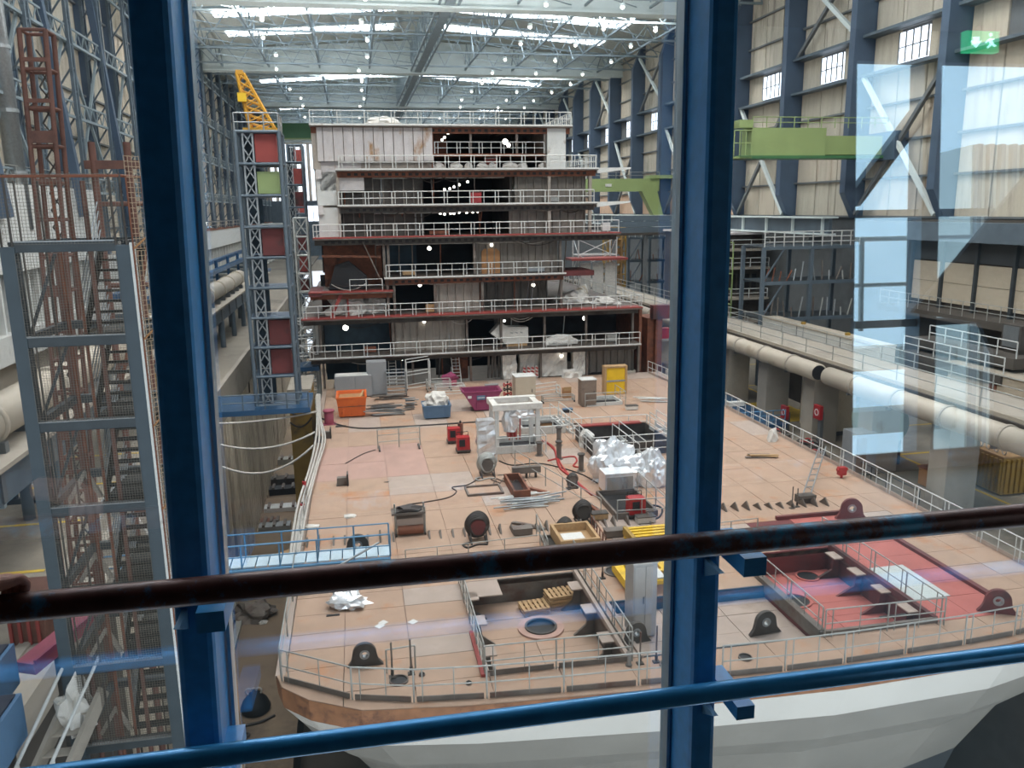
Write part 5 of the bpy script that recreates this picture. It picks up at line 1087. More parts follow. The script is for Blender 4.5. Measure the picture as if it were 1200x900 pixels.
hose('cable', 'black cable looping over the dock floor beside the sack', [(322, 838, -17.9), (305, 846, -17.9), (288, 850, -17.9), (278, 856, -17.9), (292, 860, -17.9), (285, 866, -17.9), (272, 870, -17.9)], .09, 'hose_black')
# yellow crane jib standing on the lift tower
t = T('crane_jib', 'yellow lattice crane jib on top of the lift tower', 'crane', (-6.7, 66, 22.4))
top = Vector((-7.6, 66, 26.7)); base = [Vector((-7.1, 65, 22.6)), Vector((-5.3, 65, 22.6)), Vector((-5.3, 66.8, 22.6)), Vector((-7.1, 66.8, 22.6))]
tp = [top + Vector((-.25, -.2, 0)), top + Vector((.25, -.2, 0)), top + Vector((.25, .2, 0)), top + Vector((-.25, .2, 0))]
for a, b in zip(base, tp): beam('chord', 'crane_yellow', t, a, b, .16, .16)
for k in range(7):
    for j in range(4):
        a, b = base[j].lerp(tp[j], k / 7), base[(j + 1) % 4].lerp(tp[(j + 1) % 4], (k + 1) / 7); rod('lacing', 'crane_yellow', t, a, b, .05); rod('lacing', 'crane_yellow', t, base[(j + 1) % 4].lerp(tp[(j + 1) % 4], k / 7), base[j].lerp(tp[j], (k + 1) / 7), .05)
bx('turntable', 'crane_yellow', t, -7.6, -5.1, 64.8, 67.0, 22.5, 22.75); bx('head_block', 'crane_yellow', t, -7.9, -7.4, 65.7, 66.3, 26.6, 26.9); bx('winch', 'yellow', t, -7.8, -7.2, 64.9, 65.4, 24.6, 25.2)
# rust-red scaffold mast left
t = T('hoist_mast', 'rust-red lattice hoist mast rising behind the caged stair tower', 'mast', (-10.6, 32, 1.5))
lattice(t, -11.3, -10.5, 31.5, 32.3, 1.5, 22.7, 17, .085, 'rust_red', diag=False, tilt=(.7, 0))
for k in range(17): z = .6 + 22.4 * k / 17; o_ = .7 * k / 17; bx('cross_plate', 'rust_red', t, -11.3 + o_, -10.5 + o_, 31.4, 31.5, z, z + (.4 if k % 4 == 2 else .13))
mm = MB()
for k in range(36): z = .6 + k * .6; q = .7 * k / 36; mm.bar((-11.1 + q, 32.3, z), (-10.7 + q, 32.3, z + .6), .05); mm.bar((-10.7 + q, 32.3, z), (-11.1 + q, 32.3, z + .6), .05)
mm.build('rack_lacing', 'steel_dark', t)
for x in (-11.25, -10.55): rod('leg', 'rust_red', t, (x, 32, -18), (x, 32, 1.5), .1)
t = T('hoist_mast', 'shorter rust-red double mast right beside the tall hoist mast', 'mast', (-8.6, 33, 1.5))
for x in (-9.2, -8.0, -7.0): rod('post', 'rust_red', t, (x, 33, -18), (x, 33, 19.2), .13)
for z in range(2, 19, 3): rod('crossbar', 'rust_red', t, (-9.2, 33, z), (-7.0, 33, z), .09)
beam('top_beam', 'rust_red', t, (-9.5, 33, 18.4), (-6.4, 33, 18.4), .2, .3); beam('brace', 'rust_edge', t, (-8, 33, 14), (-7, 33, 18.3), .12, .12); beam('brace', 'rust_edge', t, (-9.2, 33, 10), (-8, 33, 14), .12, .12)
# caged stair tower in front
t = T('cage_tower', 'grey steel stair tower caged in wire mesh, left foreground', 'tower', (-6.6, 22, .6))
X0, X1, YA, YB = -7.95, -5.45, 21, 24.4; tx = .05
bx('corner_post', 'cage_post', t, X0 - .16, X0 + .16, YA, YA + .3, .6, 15.9); bx('corner_post', 'cage_post', t, X1 - .14, X1 + .18, YA, YA + .3, .6, 15.9)
bx('post_edge', 'white_paint', t, X1 + .18, X1 + .24, YA - .02, YA + .3, .6, 15.95)
bx('corner_post', 'rust_red', t, X0 - .1, X0 + .1, YB - .2, YB, .6, 15.9); bx('corner_post', 'cage_post', t, X1 - .1, X1 + .1, YB - .2, YB, .6, 15.9)
LV = [15.9, 13.65, 11.55, 9.35, 7.1, 4.95, 2.6]
for i, z in enumerate(LV):
    bx('crossbeam', 'dark_beam', t, X0 + .16, X1 - .14, YA + .02, YA + .26, z - .14, z + .1); bx('crossbeam_lip', 'galv', t, X0 + .16, X1 - .14, YA - .02, YA + .1, z + .1, z + .13)
    bx('crossbeam', 'dark_beam', t, X0, X1, YB - .25, YB - .05, z - .12, z + .1); bx('side_beam', 'dark_beam', t, X1 - .08, X1 + .08, YA + .3, YB - .2, z - .1, z + .1); bx('side_beam', 'dark_beam', t, X0 - .08, X0 + .08, YA + .3, YB - .2, z - .1, z + .1)
    if i < 6:
        z2 = LV[i + 1]; beam('brace', 'dark_beam', t, (X0 + .1, YA + .4, z2 + .1), (X0 + .85, YA + .5, z - .2), .07, .07)
        bx('landing', 'dark_stair', t, X0 + 1.2, X1 - .1, YA + .5, YB - .3, z - .06, z); 
        for k in range(9):
            f = k / 9; bx('tread', 'dark_stair', t, -6.7 + .02, -5.65, YA + .7 + f * 2.2, YA + .95 + f * 2.2, z2 + f * (z - z2), z2 + f * (z - z2) + .05)
        beam('stringer', 'dark_stair', t, (-6.7, YA + .7, z2), (-6.7, YA + 3, z), .06, .25); beam('stringer', 'dark_stair', t, (-5.65, YA + .7, z2), (-5.65, YA + 3, z), .06, .25)
        for k in range(4): rod('handrail', 'galv', t, (-6.72, YA + .7, z2 + .3 + .25 * k), (-6.72, YA + 3, z + .3 + .25 * k), .02)
        if i > 1:
            beam('gusset_brace', 'concrete', t, (-7.5, YA + .5, z2 + .12), (-7.05, YA + .5, z2 + .85), .1, .1); beam('gusset_brace', 'concrete', t, (-7.05, YA + .5, z2 + .85), (-6.75, YA + .5, z2 + .15), .1, .1)
for x in (-6.95, -6.6): rod('guide_rod', 'rust_edge', t, (x, YA + .4, .6), (x, YA + .4, 17.4), .045)
rod('guide_rod', 'rust_red', t, (-6.25, YA + .35, .6), (-6.25, YA + .35, 17.4), .06)
for x in (X0 + .3, -7.15): rod('guide_rod', 'steel_dark', t, (x, YA + .1, .6), (x, YA + .1, 17.4), .025)
def mesh_panel(name, p0, ux, uz, nx, nz, r, m, parent):
    b = MB(); p0 = Vector(p0); ux = Vector(ux); uz = Vector(uz)
    for i in range(nx + 1): b.bar(p0 + ux * i / nx, p0 + ux * i / nx + uz, r)
    for j in range(nz + 1): b.bar(p0 + uz * j / nz, p0 + uz * j / nz + ux, r)
    o = b.build(name, m, parent); o['kind'] = 'stuff'; return o
for i in range(6): mesh_panel('wire_mesh', (X0 + .16, YA - .03, LV[i + 1] + .12), (X1 - X0 - .3, 0, 0), (0, 0, LV[i] - LV[i + 1] - .28), 34, 30, .007, 'mesh_wire', t)
mesh_panel('wire_mesh', (X0 - .05, YA, 15.95), (X1 - X0 + .1, 0, 0), (0, 0, 1.6), 34, 20, .007, 'mesh_wire', t)
for x in (X0 - .1, X0 + .12, X1 - .12, X1 + .12): rod('top_post', 'steel_dark', t, (x, YA, 15.9), (x, YA, 17.55), .03)
rod('top_bar', 'rust_edge', t, (X0 - .1, YA, 17.5), (X1 + .12, YA, 17.5), .035); rod('top_bar', 'rust_edge', t, (X1 + .12, YA, 17.5), (X1 + 1, YB, 17.5), .035)
for k in range(7):
    z = 2.6 + k * 2.2; mesh_panel('side_mesh', (X1 + .26, YA, z), (1.0, 1.4, 0), (0, 0, 2.15), 16, 18, .012, 'mesh_tan', t)
    rod('mesh_frame', 'cardboard', t, (X1 + .26, YA, z), (X1 + 1.26, YA + 1.4, z + 1.1), .025)
for f in (0, .25, .5, .75, 1): rod('mesh_frame', 'rust_edge', t, (X1 + .26 + 1.0 * f, YA + 1.4 * f, .6), (X1 + .26 + 1.0 * f, YA + 1.4 * f, 17.5), .02)
o = T('hanging_cloth', 'brown cloth hung on the side mesh of the caged stair tower', 'cloth', (-5.05, 21.6, 11)); MB().prism([(-5.1, 21.5, 12.7), (-4.85, 22.6, 12.6), (-4.8, 22.8, 11.2), (-4.95, 22.0, 10.6), (-5.05, 21.7, 11.4)], (.06, 0, 0)).build('cloth', 'cardboard', o); MB().prism([(-5.0, 21.7, 12.3), (-4.85, 22.4, 12.2), (-4.9, 22.1, 9.9)], (.1, 0, 0)).build('fold', 'wood', o)
# far-left floor things
t = T('crane_girder', 'pale blue box girder under the big pipe at the far left', 'girder', (-16, 34, 5)); bx('web', 'gang_blue', t, -17.4, -17.2, 24, 52, 3.0, 4.6)
for k in range(7): bx('stiffener', 'gang_deck', t, -17.25, -17.0, 26 + 3.6 * k, 26.3 + 3.6 * k, 3, 4.6)
t = T('trestle', 'dark blue steel trestle on the quay floor at the left edge', 'trestle', at(20, 590, z=1.5)); c = at(18, 590, z=1.5)
for z in (.1, 1.7): beam('beam', 'dark_beam', t, c + Vector((-3, 0, z)), c + Vector((2.2, 0, z)), .4, .35)
for x in (-2.5, 0, 2): beam('post', 'dark_beam', t, c + Vector((x, 0, .1)), c + Vector((x, 0, 1.7)), .3, .3)
t = T('container', 'rust-red skip container on the floor behind the caged stair tower', 'container', (-12.5, 31, 1.5)); bx('body', 'rust_red', t, -12.9, -11.7, 29.5, 31.5, 1.5, 3.2)
for k in range(4): bx('rib', 'red_paint', t, -12.85 + .3 * k, -12.75 + .3 * k, 29.4, 29.5, 1.5, 3.2)
rod('post', 'red_paint', t, (-10.9, 29.5, 1.5), (-10.9, 29.5, 8.8), .12)
for (a, b, c_, lb) in [((-9.2, 19.5, 4.9), .4, 'navy_lid', 'blue-edged dark lidded box at the lower left edge, front one'), ((-10.1, 21.6, 5.2), .4, 'blue_box', 'blue-edged dark lidded box at the lower left edge, rear one')]:
    o = T('lidded_box', lb, 'box', a); x, y, z = a; bx('body', 'blue_box', o, x - .8, x + b, y - .8, y + .8, z - 1.2, z); bx('lid', 'navy_lid', o, x - .7, x + b - .1, y - .7, y + .7, z, z + .05); bx('stand', 'steel_dark', o, x - .6, x + b - .3, y - .6, y + .6, .6, z - 1.2)
o = T('pink_trough', 'dark pink steel trough beside the lidded blue boxes', 'trough', (-8.9, 23.4, 4.2)); beam('trough_body', 'pink_beam', o, (-9.6, 22.6, 4.3), (-8.5, 25, 4.6), .6, .35); beam('trough_edge', 'magenta', o, (-9.3, 22.5, 4.5), (-8.2, 24.9, 4.8), .08, .15); bx('stand', 'steel_dark', o, -9.2, -8.9, 23.5, 23.9, .6, 4.2)
t = T('access_stairs', 'pale stairs with handrails at the bottom left corner', 'stairs', (-8.2, 19.5, 1)); 
for k in (0, .8): beam('stringer', 'concrete', t, (-9.4 + k, 17.5, 1.0), (-8.0 + k, 21.2, 4.2), .12, .4); rod('handrail', 'rail_white', t, (-9.4 + k, 17.5, 2.0), (-8.0 + k, 21.2, 5.2), .045); rod('post', 'rail_white', t, (-8.7 + k, 19.3, 2.6), (-8.7 + k, 19.3, 3.6), .04)
for k in range(10): beam('tread', 'concrete', t, (-9.4 + .14 * k, 17.5 + .37 * k, 1 + .32 * k), (-8.6 + .14 * k, 17.5 + .37 * k, 1 + .32 * k), .3, .05)
o = T('tarp_heap', 'grey crumpled cloth hanging on the handrail of the pale stairs', 'cloth', (-8.2, 20.9, 3.5)); mblob('heap', 'tarp_white', o, (-7.9, 21.0, 3.4), (.4, .5, .9), 71, .35)
# ---------------- right of the ship ----------------
t = T('elevated_walkway', 'long elevated walkway on concrete columns along the right quay', 'walkway', (40, 80, -4))
bx('deck', 'concrete', t, 39, 44, 36, 150, 3.2, 3.5); bx('edge_beam', 'concrete_dark', t, 38.8, 39, 36, 150, 2.2, 3.5); bx('kerb', 'pipe_pale', t, 39, 39.3, 36, 150, 3.5, 3.75)
for k in range(9): 
    y = 46 + 8.3 * k; bx('column', 'concrete', t, 38.6, 41, y, y + 1.8, -4, 2.6); bx('column_head', 'concrete', t, 38.2, 41.8, y - .3, y + 2.1, 2.2, 3.2)
rail('guard_railing', 'near grey railing of the elevated walkway beside the long pipe', [(39.2, 36, 3.7), (39.2, 145, 3.7)], 1.3, 'rail_grey', 4.2, .045, double=False)
rail('guard_railing', 'rear grey railing of the elevated walkway', [(43.8, 36, 3.5), (43.8, 145, 3.5)], 1.3, 'rail_grey', 4.2, .045, double=False)
def bigpipe(label, y0, y1, x=37.6, z=2.9):
    t = T('long_pipe', label, 'pipe', (x, (y0 + y1) / 2, z)); MB().tube([(x, y0, z), (x, y1, z)], .75, 20).build('pipe_body', 'pipe_pale', t, True)
    rod('pipe_mouth', 'black', t, (x, y0 - .02, z), (x, y0 + .1, z), .62, 'drum')
    y = y0 + 4
    while y < y1: MB().ring((x, y, z), .74, .83, .2, 20, 'y').build('pipe_seam', 'concrete', t); bx('pipe_bracket', 'girt', t, x - .2, x + 1.4, y + 1, y + 1.2, z - .95, z - .7); y += 5
bigpipe('long pale pipe section ending at the pipe gap, farther one', 60.5, 140); bigpipe('long pale pipe section in front of the pipe gap, nearer one', 36, 59)
t = T('white_long_box', 'long white box trough standing on the right walkway', 'box', (46, 77, -.5)); bx('body', 'hull_white', t, 45.6, 47.2, 64, 85.5, .6, 4.1); bx('lid', 'pipe_pale', t, 45.5, 47.3, 64, 85.5, 4.1, 4.25); bx('stand', 'concrete_dark', t, 45.8, 47, 64.5, 85, -4, .6)
for y in (70, 78): bx('seam', 'girt', t, 45.56, 45.6, y, y + .08, .6, 4.1); bx('lifting_eye', 'ochre', t, 46.2, 46.6, y, y + .3, 4.25, 4.5)
# racks / blue scaffolds
def rackframe(label, x0, x1, y0, y1, z0, zs, m='lattice_blue'):
    t = T('steel_rack', label, 'rack', ((x0 + x1) / 2, (y0 + y1) / 2, z0)); rr = random.Random(int(x0 * 10))
    for x in (x0, (x0 + x1) / 2, x1):
        for y in (y0, y1): bx('post', m, t, x - .2, x + .2, y - .2, y + .2, z0, zs[-1])
    for z in zs:
        bx('beam', m, t, x0, x1, y0 - .15, y0 + .15, z - .3, z + .1); bx('beam', m, t, x0, x1, y1 - .15, y1 + .15, z - .3, z + .1); bx('shelf', 'dark_beam', t, x0, x1, y0, y1, z - .05, z + .05)
    for i, z in enumerate(zs[:-1]):
        for k in range(int((x1 - x0) / .9)):
            xx = x0 + .5 + .9 * k; rod('stored_tube', rr.choice(['steel_raw', 'galv', 'rail_grey', 'rust_edge']), t, (xx, y0 + .4, z + .1), (xx + rr.uniform(-.3, .8), y0 + .6, z + rr.uniform(1, 2.4)), .09)
        beam('brace', m, t, (x0, y0, z), (x0 + 2.5, y0, zs[i + 1] - .2), .15, .15)
    rail('x', None, [(x0, y0 - .1, zs[-1]), (x1, y0 - .1, zs[-1])], 1.7, 'rail_white', 1.2, .06, parent=t, double=False, mids=(.33, .66))
    return t
rackframe('blue steel storage rack behind the long white box', 45.6, 57.5, 86, 91, -4, [3.8, 8.0, 12.0])
rackframe('blue steel rack seen left of the right window post', 49.8, 58, 145, 149, -4, [3.0, 7, 11.2])
t = T('scaffold_stack', 'yellow-tan scaffold stair stack left of the blue rack', 'scaffold', (47.5, 146, -4)); lattice(t, 45.8, 49.2, 145, 148, -4, 13, 8, .14, 'ochre'); lattice(t, 46.6, 48.4, 144.8, 145, -4, 13, 16, .1, 'wood', diag=False)
for k in range(10): bx('board', 'wood', t, 46.0, 49.0, 145.5 + .3 * (k % 3), 145.6 + .3 * (k % 3), -3 + 1.6 * k, -1.9 + 1.6 * k)
t = T('wrapped_scaffold', 'scaffold with white tarps behind the right flank of the ship', 'scaffold', (33, 112, 0)); lattice(t, 30.5, 36, 110, 113, -4, 12.6, 7, .1, 'rail_white'); bx('platform', 'red_paint', t, 29, 37, 108, 112, 9.6, 9.9)
for k in range(3): bx('tarp', 'tarp_white', t, 30.7 + 1.8 * k, 32.2 + 1.8 * k, 109.7, 109.9, 4.5, 9.2)
t = T('steel_rack', 'pale green scaffold lattice right next to the right window post', 'scaffold', (45.5, 100, -4)); lattice(t, 45.0, 48.2, 99, 101.5, -4, 12, 8, .1, 'crane_green', diag=False)
t = T('steel_portal', 'red-brown steel portal right of the ship front, beside the right window post', 'frame', (30.8, 80, -4))
for x in (30.6, 33.2): bx('post', 'rust_edge', t, x, x + .7, 80, 80.6, -4, 6.2)
bx('beam', 'red_dark', t, 30.2, 38.5, 79.8, 80.8, 5.2, 6.6); bx('side_panel', 'rust_edge', t, 29.9, 31.3, 80.6, 84, -4, 5.2); bx('pale_panel', 'beige_box', t, 31.4, 33.1, 82, 82.2, -4, 2.8); bx('red_box', 'machine_red', t, 31.6, 32.7, 81, 81.8, 2.9, 4.0); bx('shelf', 'concrete', t, 31.3, 33.2, 80.6, 82.2, 2.7, 2.9); rod('drum', 'steel_raw', t, (32, 79.4, -4), (32, 79.4, .6), .8, 'drum')
for k in range(6):
    x = 31 + 1.1 * k
    o = T('site_bag', ORD[k] + ' pale bag from the left, lying behind the right red terrace', 'bag', (24.0 + .5 * k, 84 + 2 * k, 6.9), 'pale bags on the right side deck'); mblob('bag_body', 'tarp_white' if k % 2 else 'beige_box', o, (23.2 + .55 * k, 83.5 + 1.6 * k, 6.93), (.6, .6, .8), 90 + k, .2, 2)
# second hull block
t = T('hull_block', 'dark unfinished hull block with pale deck rails, behind the blue rack', 'ship', (55, 116, -4))
bx('body', 'steel_dark', t, 53, 59, 112, 135, -4, 12.6); bx('roof', 'bulkhead_white', t, 52.5, 59, 110, 135, 12.6, 12.9)
for z in (0.2, 3.6, 8.0, 10.6): bx('deck_slab', 'concrete', t, 50, 59, 109.2, 112, z - .3, z); rail('x', None, [(50.2, 109.3, z), (58.8, 109.3, z)], 1.3, 'rail_white', 3.0, .06, parent=t, double=False)
for k in range(5): bx('opening', 'black', t, 53.2 + 1.1 * k, 53.9 + 1.1 * k, 111.9, 112.02, 4.3, 6.8)
# runway beam
t = T('crane_runway', 'grey crane runway beam along the right wall', 'beam', (57, 120, 14)); bx('web', 'lattice_blue', t, 56.6, 57, 91, EY - 2, 13.2, 15.0); bx('top_flange', 'roof_grey', t, 55.8, 57.8, 91, EY - 2, 15, 15.2); bx('bottom_flange', 'roof_grey', t, 56.1, 57.6, 91, EY - 2, 13.0, 13.2)
for k in range(26): bx('stiffener', 'roof_grey', t, 56.3, 56.6, 92 + 7 * k, 92.3 + 7 * k, 13.2, 15)
for k in range(6): bx('bracket', 'girt', t, 57, 58.8, 96 + 20 * k, 96.8 + 20 * k, 11, 13)
t = T('steel_stack', 'stack of grey box beams on the wall ledge under the far green crane', 'beams', (50, 140, 12))
for k in range(3): bx('box_beam', 'lattice_blue', t, 43.5 + k * .8, 58, 138 + k * .5, 139.5 + k * .5, 12.3 + k * 1.0, 13.2 + k * 1.0)
bx('platform', 'concrete_dark', t, 42, 58.5, 137, 143, 11.9, 12.3)
for x in (44.2, 50, 57): bx('support', 'girt', t, x, x + .6, 137.3, 137.9, -4, 11.9)
# green cranes
t = T('gantry_crane', 'large light green crane box girder, right of the right window post', 'crane', (49, 85, 22)); 
bx('main_box', 'crane_green', t, 42.5, 51.2, 84, 86.5, 21.9, 24.8); bx('second_box', 'crane_green', t, 51.2, 58.6, 84.2, 86.3, 22.0, 24.0); bx('bottom_flange', 'crane_green_dark', t, 41, 58.6, 83.8, 86.7, 21.6, 21.9); bx('platform', 'crane_green', t, 40.4, 42.5, 83.8, 86.7, 21.6, 21.8)
rail('x', None, [(42.5, 84, 24.8), (58.6, 84, 24.8)], 1.1, 'crane_green', 1.6, .05, parent=t, double=False); rail('x', None, [(40.4, 83.9, 21.9), (42.4, 83.9, 21.9)], 2.6, 'crane_green', .6, .06, parent=t, double=False)
bx('end_carriage', 'column_blue', t, 58.2, 60, 82, 89, 21.4, 24.4); bx('cab', 'crane_green', t, 41, 42.5, 84, 85.5, 24.8, 25.6)
t = T('gantry_crane', 'farther green gantry crane with a slanting leg, left of the right window post', 'crane', (50, 150, 13))
bx('main_girder', 'crane_green', t, 40, 57, 149, 151.5, 19.6, 21.9); MB().prism([(53.6, 149, 19.6), (56.6, 149, 19.6), (58.6, 149, 13.0), (57.2, 149, 13.0)], (0, 2, 0)).build('leg', 'crane_green', t); bx('trolley', 'crane_green', t, 55, 59.6, 148.6, 152, 21.9, 22.5); bx('sign_plate', 'paper', t, 46.4, 47.6, 148.9, 149, 20.5, 21)
bx('carriage', 'crane_green_dark', t, 56.4, 59, 147, 153, 12.4, 13.1); rail('x', None, [(40, 149.1, 21.9), (57, 149.1, 21.9)], 1.2, 'rail_grey', 3, .05, parent=t, double=False)
t = T('gantry_crane', 'dark green crane beam in front of the bright end wall', 'crane', (-15, 250, 40)); bx('main_girder', 'crane_green_dark', t, -22, -4, 250, 253, 37.5, 41.6); bx('flange', 'crane_green', t, -22, -4, 249.8, 253.2, 37.1, 37.5); bx('end_carriage', 'girt', t, -27, -22, 250, 253, 38, 40)
# white panelled building at the right edge
t = T('panel_building', 'white panelled hall office at the right edge with a thin balcony railing', 'building', (60, 70, 5))
for k in range(4):
    for j in range(2): bx('wall_panel', 'beige_box', t, 57.8, 58, 58.5 + 4.6 * k, 62.9 + 4.6 * k, 6.9 + 2.0 * j, 8.85 + 2.0 * j)
for k in range(5): bx('post', 'dark_beam', t, 57.5, 57.9, 58.2 + 4.6 * k, 58.5 + 4.6 * k, 5.4, 13)
bx('wall', 'concrete_dark', t, 58, 60, 56, 78, -4, 15); bx('balcony', 'concrete_dark', t, 55, 58, 52, 78, 5.6, 6.3); bx('window_band', 'hull_dark', t, 57.8, 58, 58.5, 77, 11, 12.9)
rail('x', None, [(55.1, 52, 6.3), (55.1, 78, 6.3)], 1.4, 'rail_grey', 1.5, .035, parent=t, double=False)
bx('top_beam', 'lattice_blue', t, 56, 58, 52, 85, 13.0, 14.8)
c = at(1181, 402, x=52); t = T('grey_cabinet', 'dark grey cabinet on the balcony scaffolds at the right edge', 'cabinet', c); bx('body', 'steel_dark', t, 52, 53.6, 55.4, 57.4, 5.0, 6.9); bx('door', 'girt', t, 51.95, 52, 55.6, 57.2, 5.1, 6.8); bx('stand', 'concrete_dark', t, 52.2, 53.4, 55.6, 57.2, 3.2, 5)
for i, z in enumerate((3.4, 4.6)):
    t = rail('guard_railing', ['lower white railing on the right edge platform under the dark balcony', 'upper white railing on the right edge platform under the dark balcony'][i], [(49.5 + i, 54, z), (49.5 + i, 66 - i * 2, z)], 1.3, 'rail_white', 2, .05, double=False)
    bx('platform', 'concrete_dark', t, 49.3 + i, 51.5 + i, 54, 66, z - .9, z - .02)
t = T('concrete_block', 'stained beige machine block at the right edge below the railings', 'block', (51, 54, -.5)); bx('body', 'beige_box', t, 49.5, 56, 50, 60, .2, 3.3); bx('cap', 'pipe_pale', t, 49.3, 56, 49.8, 60.2, 3.3, 3.4); bx('stain', 'rust_edge', t, 49.46, 49.5, 54.5, 55.3, 1.2, 3.2); bx('stand', 'concrete_dark', t, 50, 56, 50.3, 59.5, -4, .2)
# items under the walkway
t = T('tank', 'pale green round tank lying under the long pipe', 'tank', (42, 58.5, -1)); rod('tank_body', 'tank', t, (41.2, 55.5, -.6), (41.2, 58.6, -.6), 1.55, 'drum'); bx('cradle', 'concrete_dark', t, 40, 42.4, 55.8, 58.3, -4, -1.9); rod('valve', 'black', t, (39.8, 55.4, -.4), (39.8, 55.4, .4), .08)
t = T('tank', 'tall pale box tank between the concrete columns, left of the round tank', 'tank', (42, 66, -1)); bx('body', 'beige_box', t, 40.6, 44, 64.5, 68, -3.6, 2); bx('plinth', 'concrete_dark', t, 40.8, 43.8, 64.6, 67.9, -4, -3.6); bx('seam', 'girt', t, 40.55, 40.6, 66, 66.1, -3.4, 1.8)
t = T('switch_cabinet', 'grey switch cabinet on the quay in front of the reflected window', 'cabinet', (38, 55, -4)); bx('body', 'grey_box', t, 37, 38.8, 53.8, 55.6, -3.9, -.6); bx('plinth', 'steel_dark', t, 37.1, 38.7, 53.9, 55.5, -4, -3.9); bx('door', 'brown_box', t, 37.1, 37.9, 53.76, 53.8, -3.7, -.9)
for (px, py, lb) in [(918, 483, 'red fire cabinet on the column, left of two'), (957, 483, 'red round-signed fire cabinet, right of two')]:
    c = at(px, py, x=38.3); t = T('fire_cabinet', lb, 'cabinet', c); bx('body', 'machine_red', t, c.x, c.x + .3, c.y - .5, c.y + .5, c.z - .6, c.z + .6)
    MB().ring((c.x - .03, c.y, c.z), .22, .3, .04, 16, 'x').build('symbol', 'paper', t); bx('bracket', 'girt', t, c.x + .3, c.x + .6, c.y - .2, c.y + .2, c.z - 4 if c.z < 0 else -4, c.z)
t = T('blue_platform', 'blue railed platform on the right quay beyond the deck railing', 'platform', (36, 74, -4)); bx('deck', 'navy_paint', t, 33, 38.2, 66, 80, -3.4, -3.0); bx('yellow_strip', 'yellow_line', t, 38.2, 44, 70, 78, -3.99, -3.95)
for y in (67, 73, 79): bx('post', 'navy_paint', t, 35, 35.4, y, y + .4, -4, -3.4)
rail('x', None, [(33.1, 66.1, -3), (38, 66.1, -3)], 1.3, 'gang_blue', 1.2, .045, parent=t, double=False, mids=(.33, .66)); rail('x', None, [(33.1, 66.1, -3), (33.1, 80, -3)], 1.3, 'gang_blue', 2, .045, parent=t, double=False)
t = T('container', 'ochre ribbed container with coiled hoses on top, right quay', 'container', (46, 50, -4)); bx('body', 'ochre', t, 44.5, 50.5, 47.6, 53.5, -3.9, -1.2); bx('top', 'wood', t, 44.5, 50.5, 47.6, 53.5, -1.2, -1.1); bx('base', 'steel_dark', t, 44.6, 50.4, 47.7, 53.4, -4, -3.9)
for k in range(14): bx('rib', 'ochre', t, 44.35, 44.5, 47.7 + .42 * k, 47.9 + .42 * k, -3.8, -1.3); 
for k in range(14): bx('rib', 'ochre', t, 44.7 + .42 * k, 44.9 + .42 * k, 47.45, 47.6, -3.8, -1.3)
for k in range(7): MB().tube([(45 + .3 * math.cos(a) * .4, 48.2 + .75 * k + .35 * math.cos(a), -.75 + .35 * math.sin(a)) for a in [math.tau * i / 14 for i in range(15)]], .05, 5).build('hose_coil', 'hose_white', t, True)
t = T('brown_crate', 'brown crate left of the ochre container', 'crate', (42, 51, -4)); bx('body', 'cardboard', t, 40.6, 43.2, 49.2, 51.2, -3.9, -2.6); bx('lid', 'rust_edge', t, 40.5, 43.3, 49.1, 51.3, -2.6, -2.5); bx('base', 'steel_dark', t, 40.7, 43.1, 49.3, 51.1, -4, -3.9)
t = rail('guard_railing', 'thin dark railing round the stair opening on the right quay floor', [(37.5, 47, -4), (37.5, 56, -4), (40.5, 56, -4)], 1.2, 'dark_beam', 1.8, .04, double=False)
rail('guard_railing', 'railing at the dock edge of the right quay', [(33, 34, -4), (33, 64, -4)], 1.2, 'rail_grey', 3, .04, double=False)
for i, (x, y, lb) in enumerate([(34.8, 62, 'left'), (35.8, 58.5, 'middle'), (34.6, 55.5, 'right')]):
    t = T('quay_machine', 'dark hose-covered machine on the right quay beyond the deck railing, %s of three' % lb, 'machine', (x, y, -4)); bx('body', 'steel_dark', t, x - 1, x + 1, y - .8, y + .8, -3.9, -2.6); bx('base', 'black', t, x - 1.1, x + 1.1, y - .9, y + .9, -4, -3.9)
    for k in range(3): MB().tube([(x - .6 + .5 * k + .5 * math.cos(a), y + .5 * math.sin(a), -2.4 + .15 * math.sin(2 * a)) for a in [math.tau * j / 14 for j in range(15)]], .06, 5).build('hose_coil', 'hose_black' if k != 1 else 'hose_red', t, True)
# ---------------- the gallery we look out of ----------------
TL = R(3)
def tp_(x, y, z): return (x, y + (z - 16.6) * math.tan(TL), z)
def tm_(x, y, z): return (x + (z - 16.2) * .016, y + (z - 16.6) * math.tan(TL), z)
def mullion(x0f, x1f, lean, name='window_post'):
    t = T('window_mullion', lean, 'post', tp_((x0f + x1f) / 2, 1.75, 14.9)); b = MB(); pr = []
    r = .014; y0, y1 = 1.75, 1.94
    prof = [(x0f, y0 + r), (x0f + r * .3, y0 + r * .3), (x0f + r, y0), (x1f - r, y0), (x1f - r * .3, y0 + r * .3), (x1f, y0 + r), (x1f, y1), (x0f, y1)]
    lo = [tm_(x, y, 14.6) for x, y in prof]; hi = [tm_(x, y, 18.6) for x, y in prof]; n = len(prof)
    b.add(lo + hi, [tuple(range(n))[::-1], tuple(range(n, 2 * n))] + [(k, (k + 1) % n, n + (k + 1) % n, n + k) for k in range(n)]); b.build('post_body', 'navy', t)
    for x in (x0f - .012, x1f + .004):
        P, Q = Vector(tm_(x + .004, 1.9, 14.6)), Vector(tm_(x + .004, 1.9, 18.6)); beam('glazing_strip', 'alu', t, P, Q, .008, .05)
    return t
ml = mullion(-.416, -.337, 'dark blue painted window post at the left, in front of the ship'); mr_ = mullion(.776, .842, 'dark blue painted window post right of the centre')
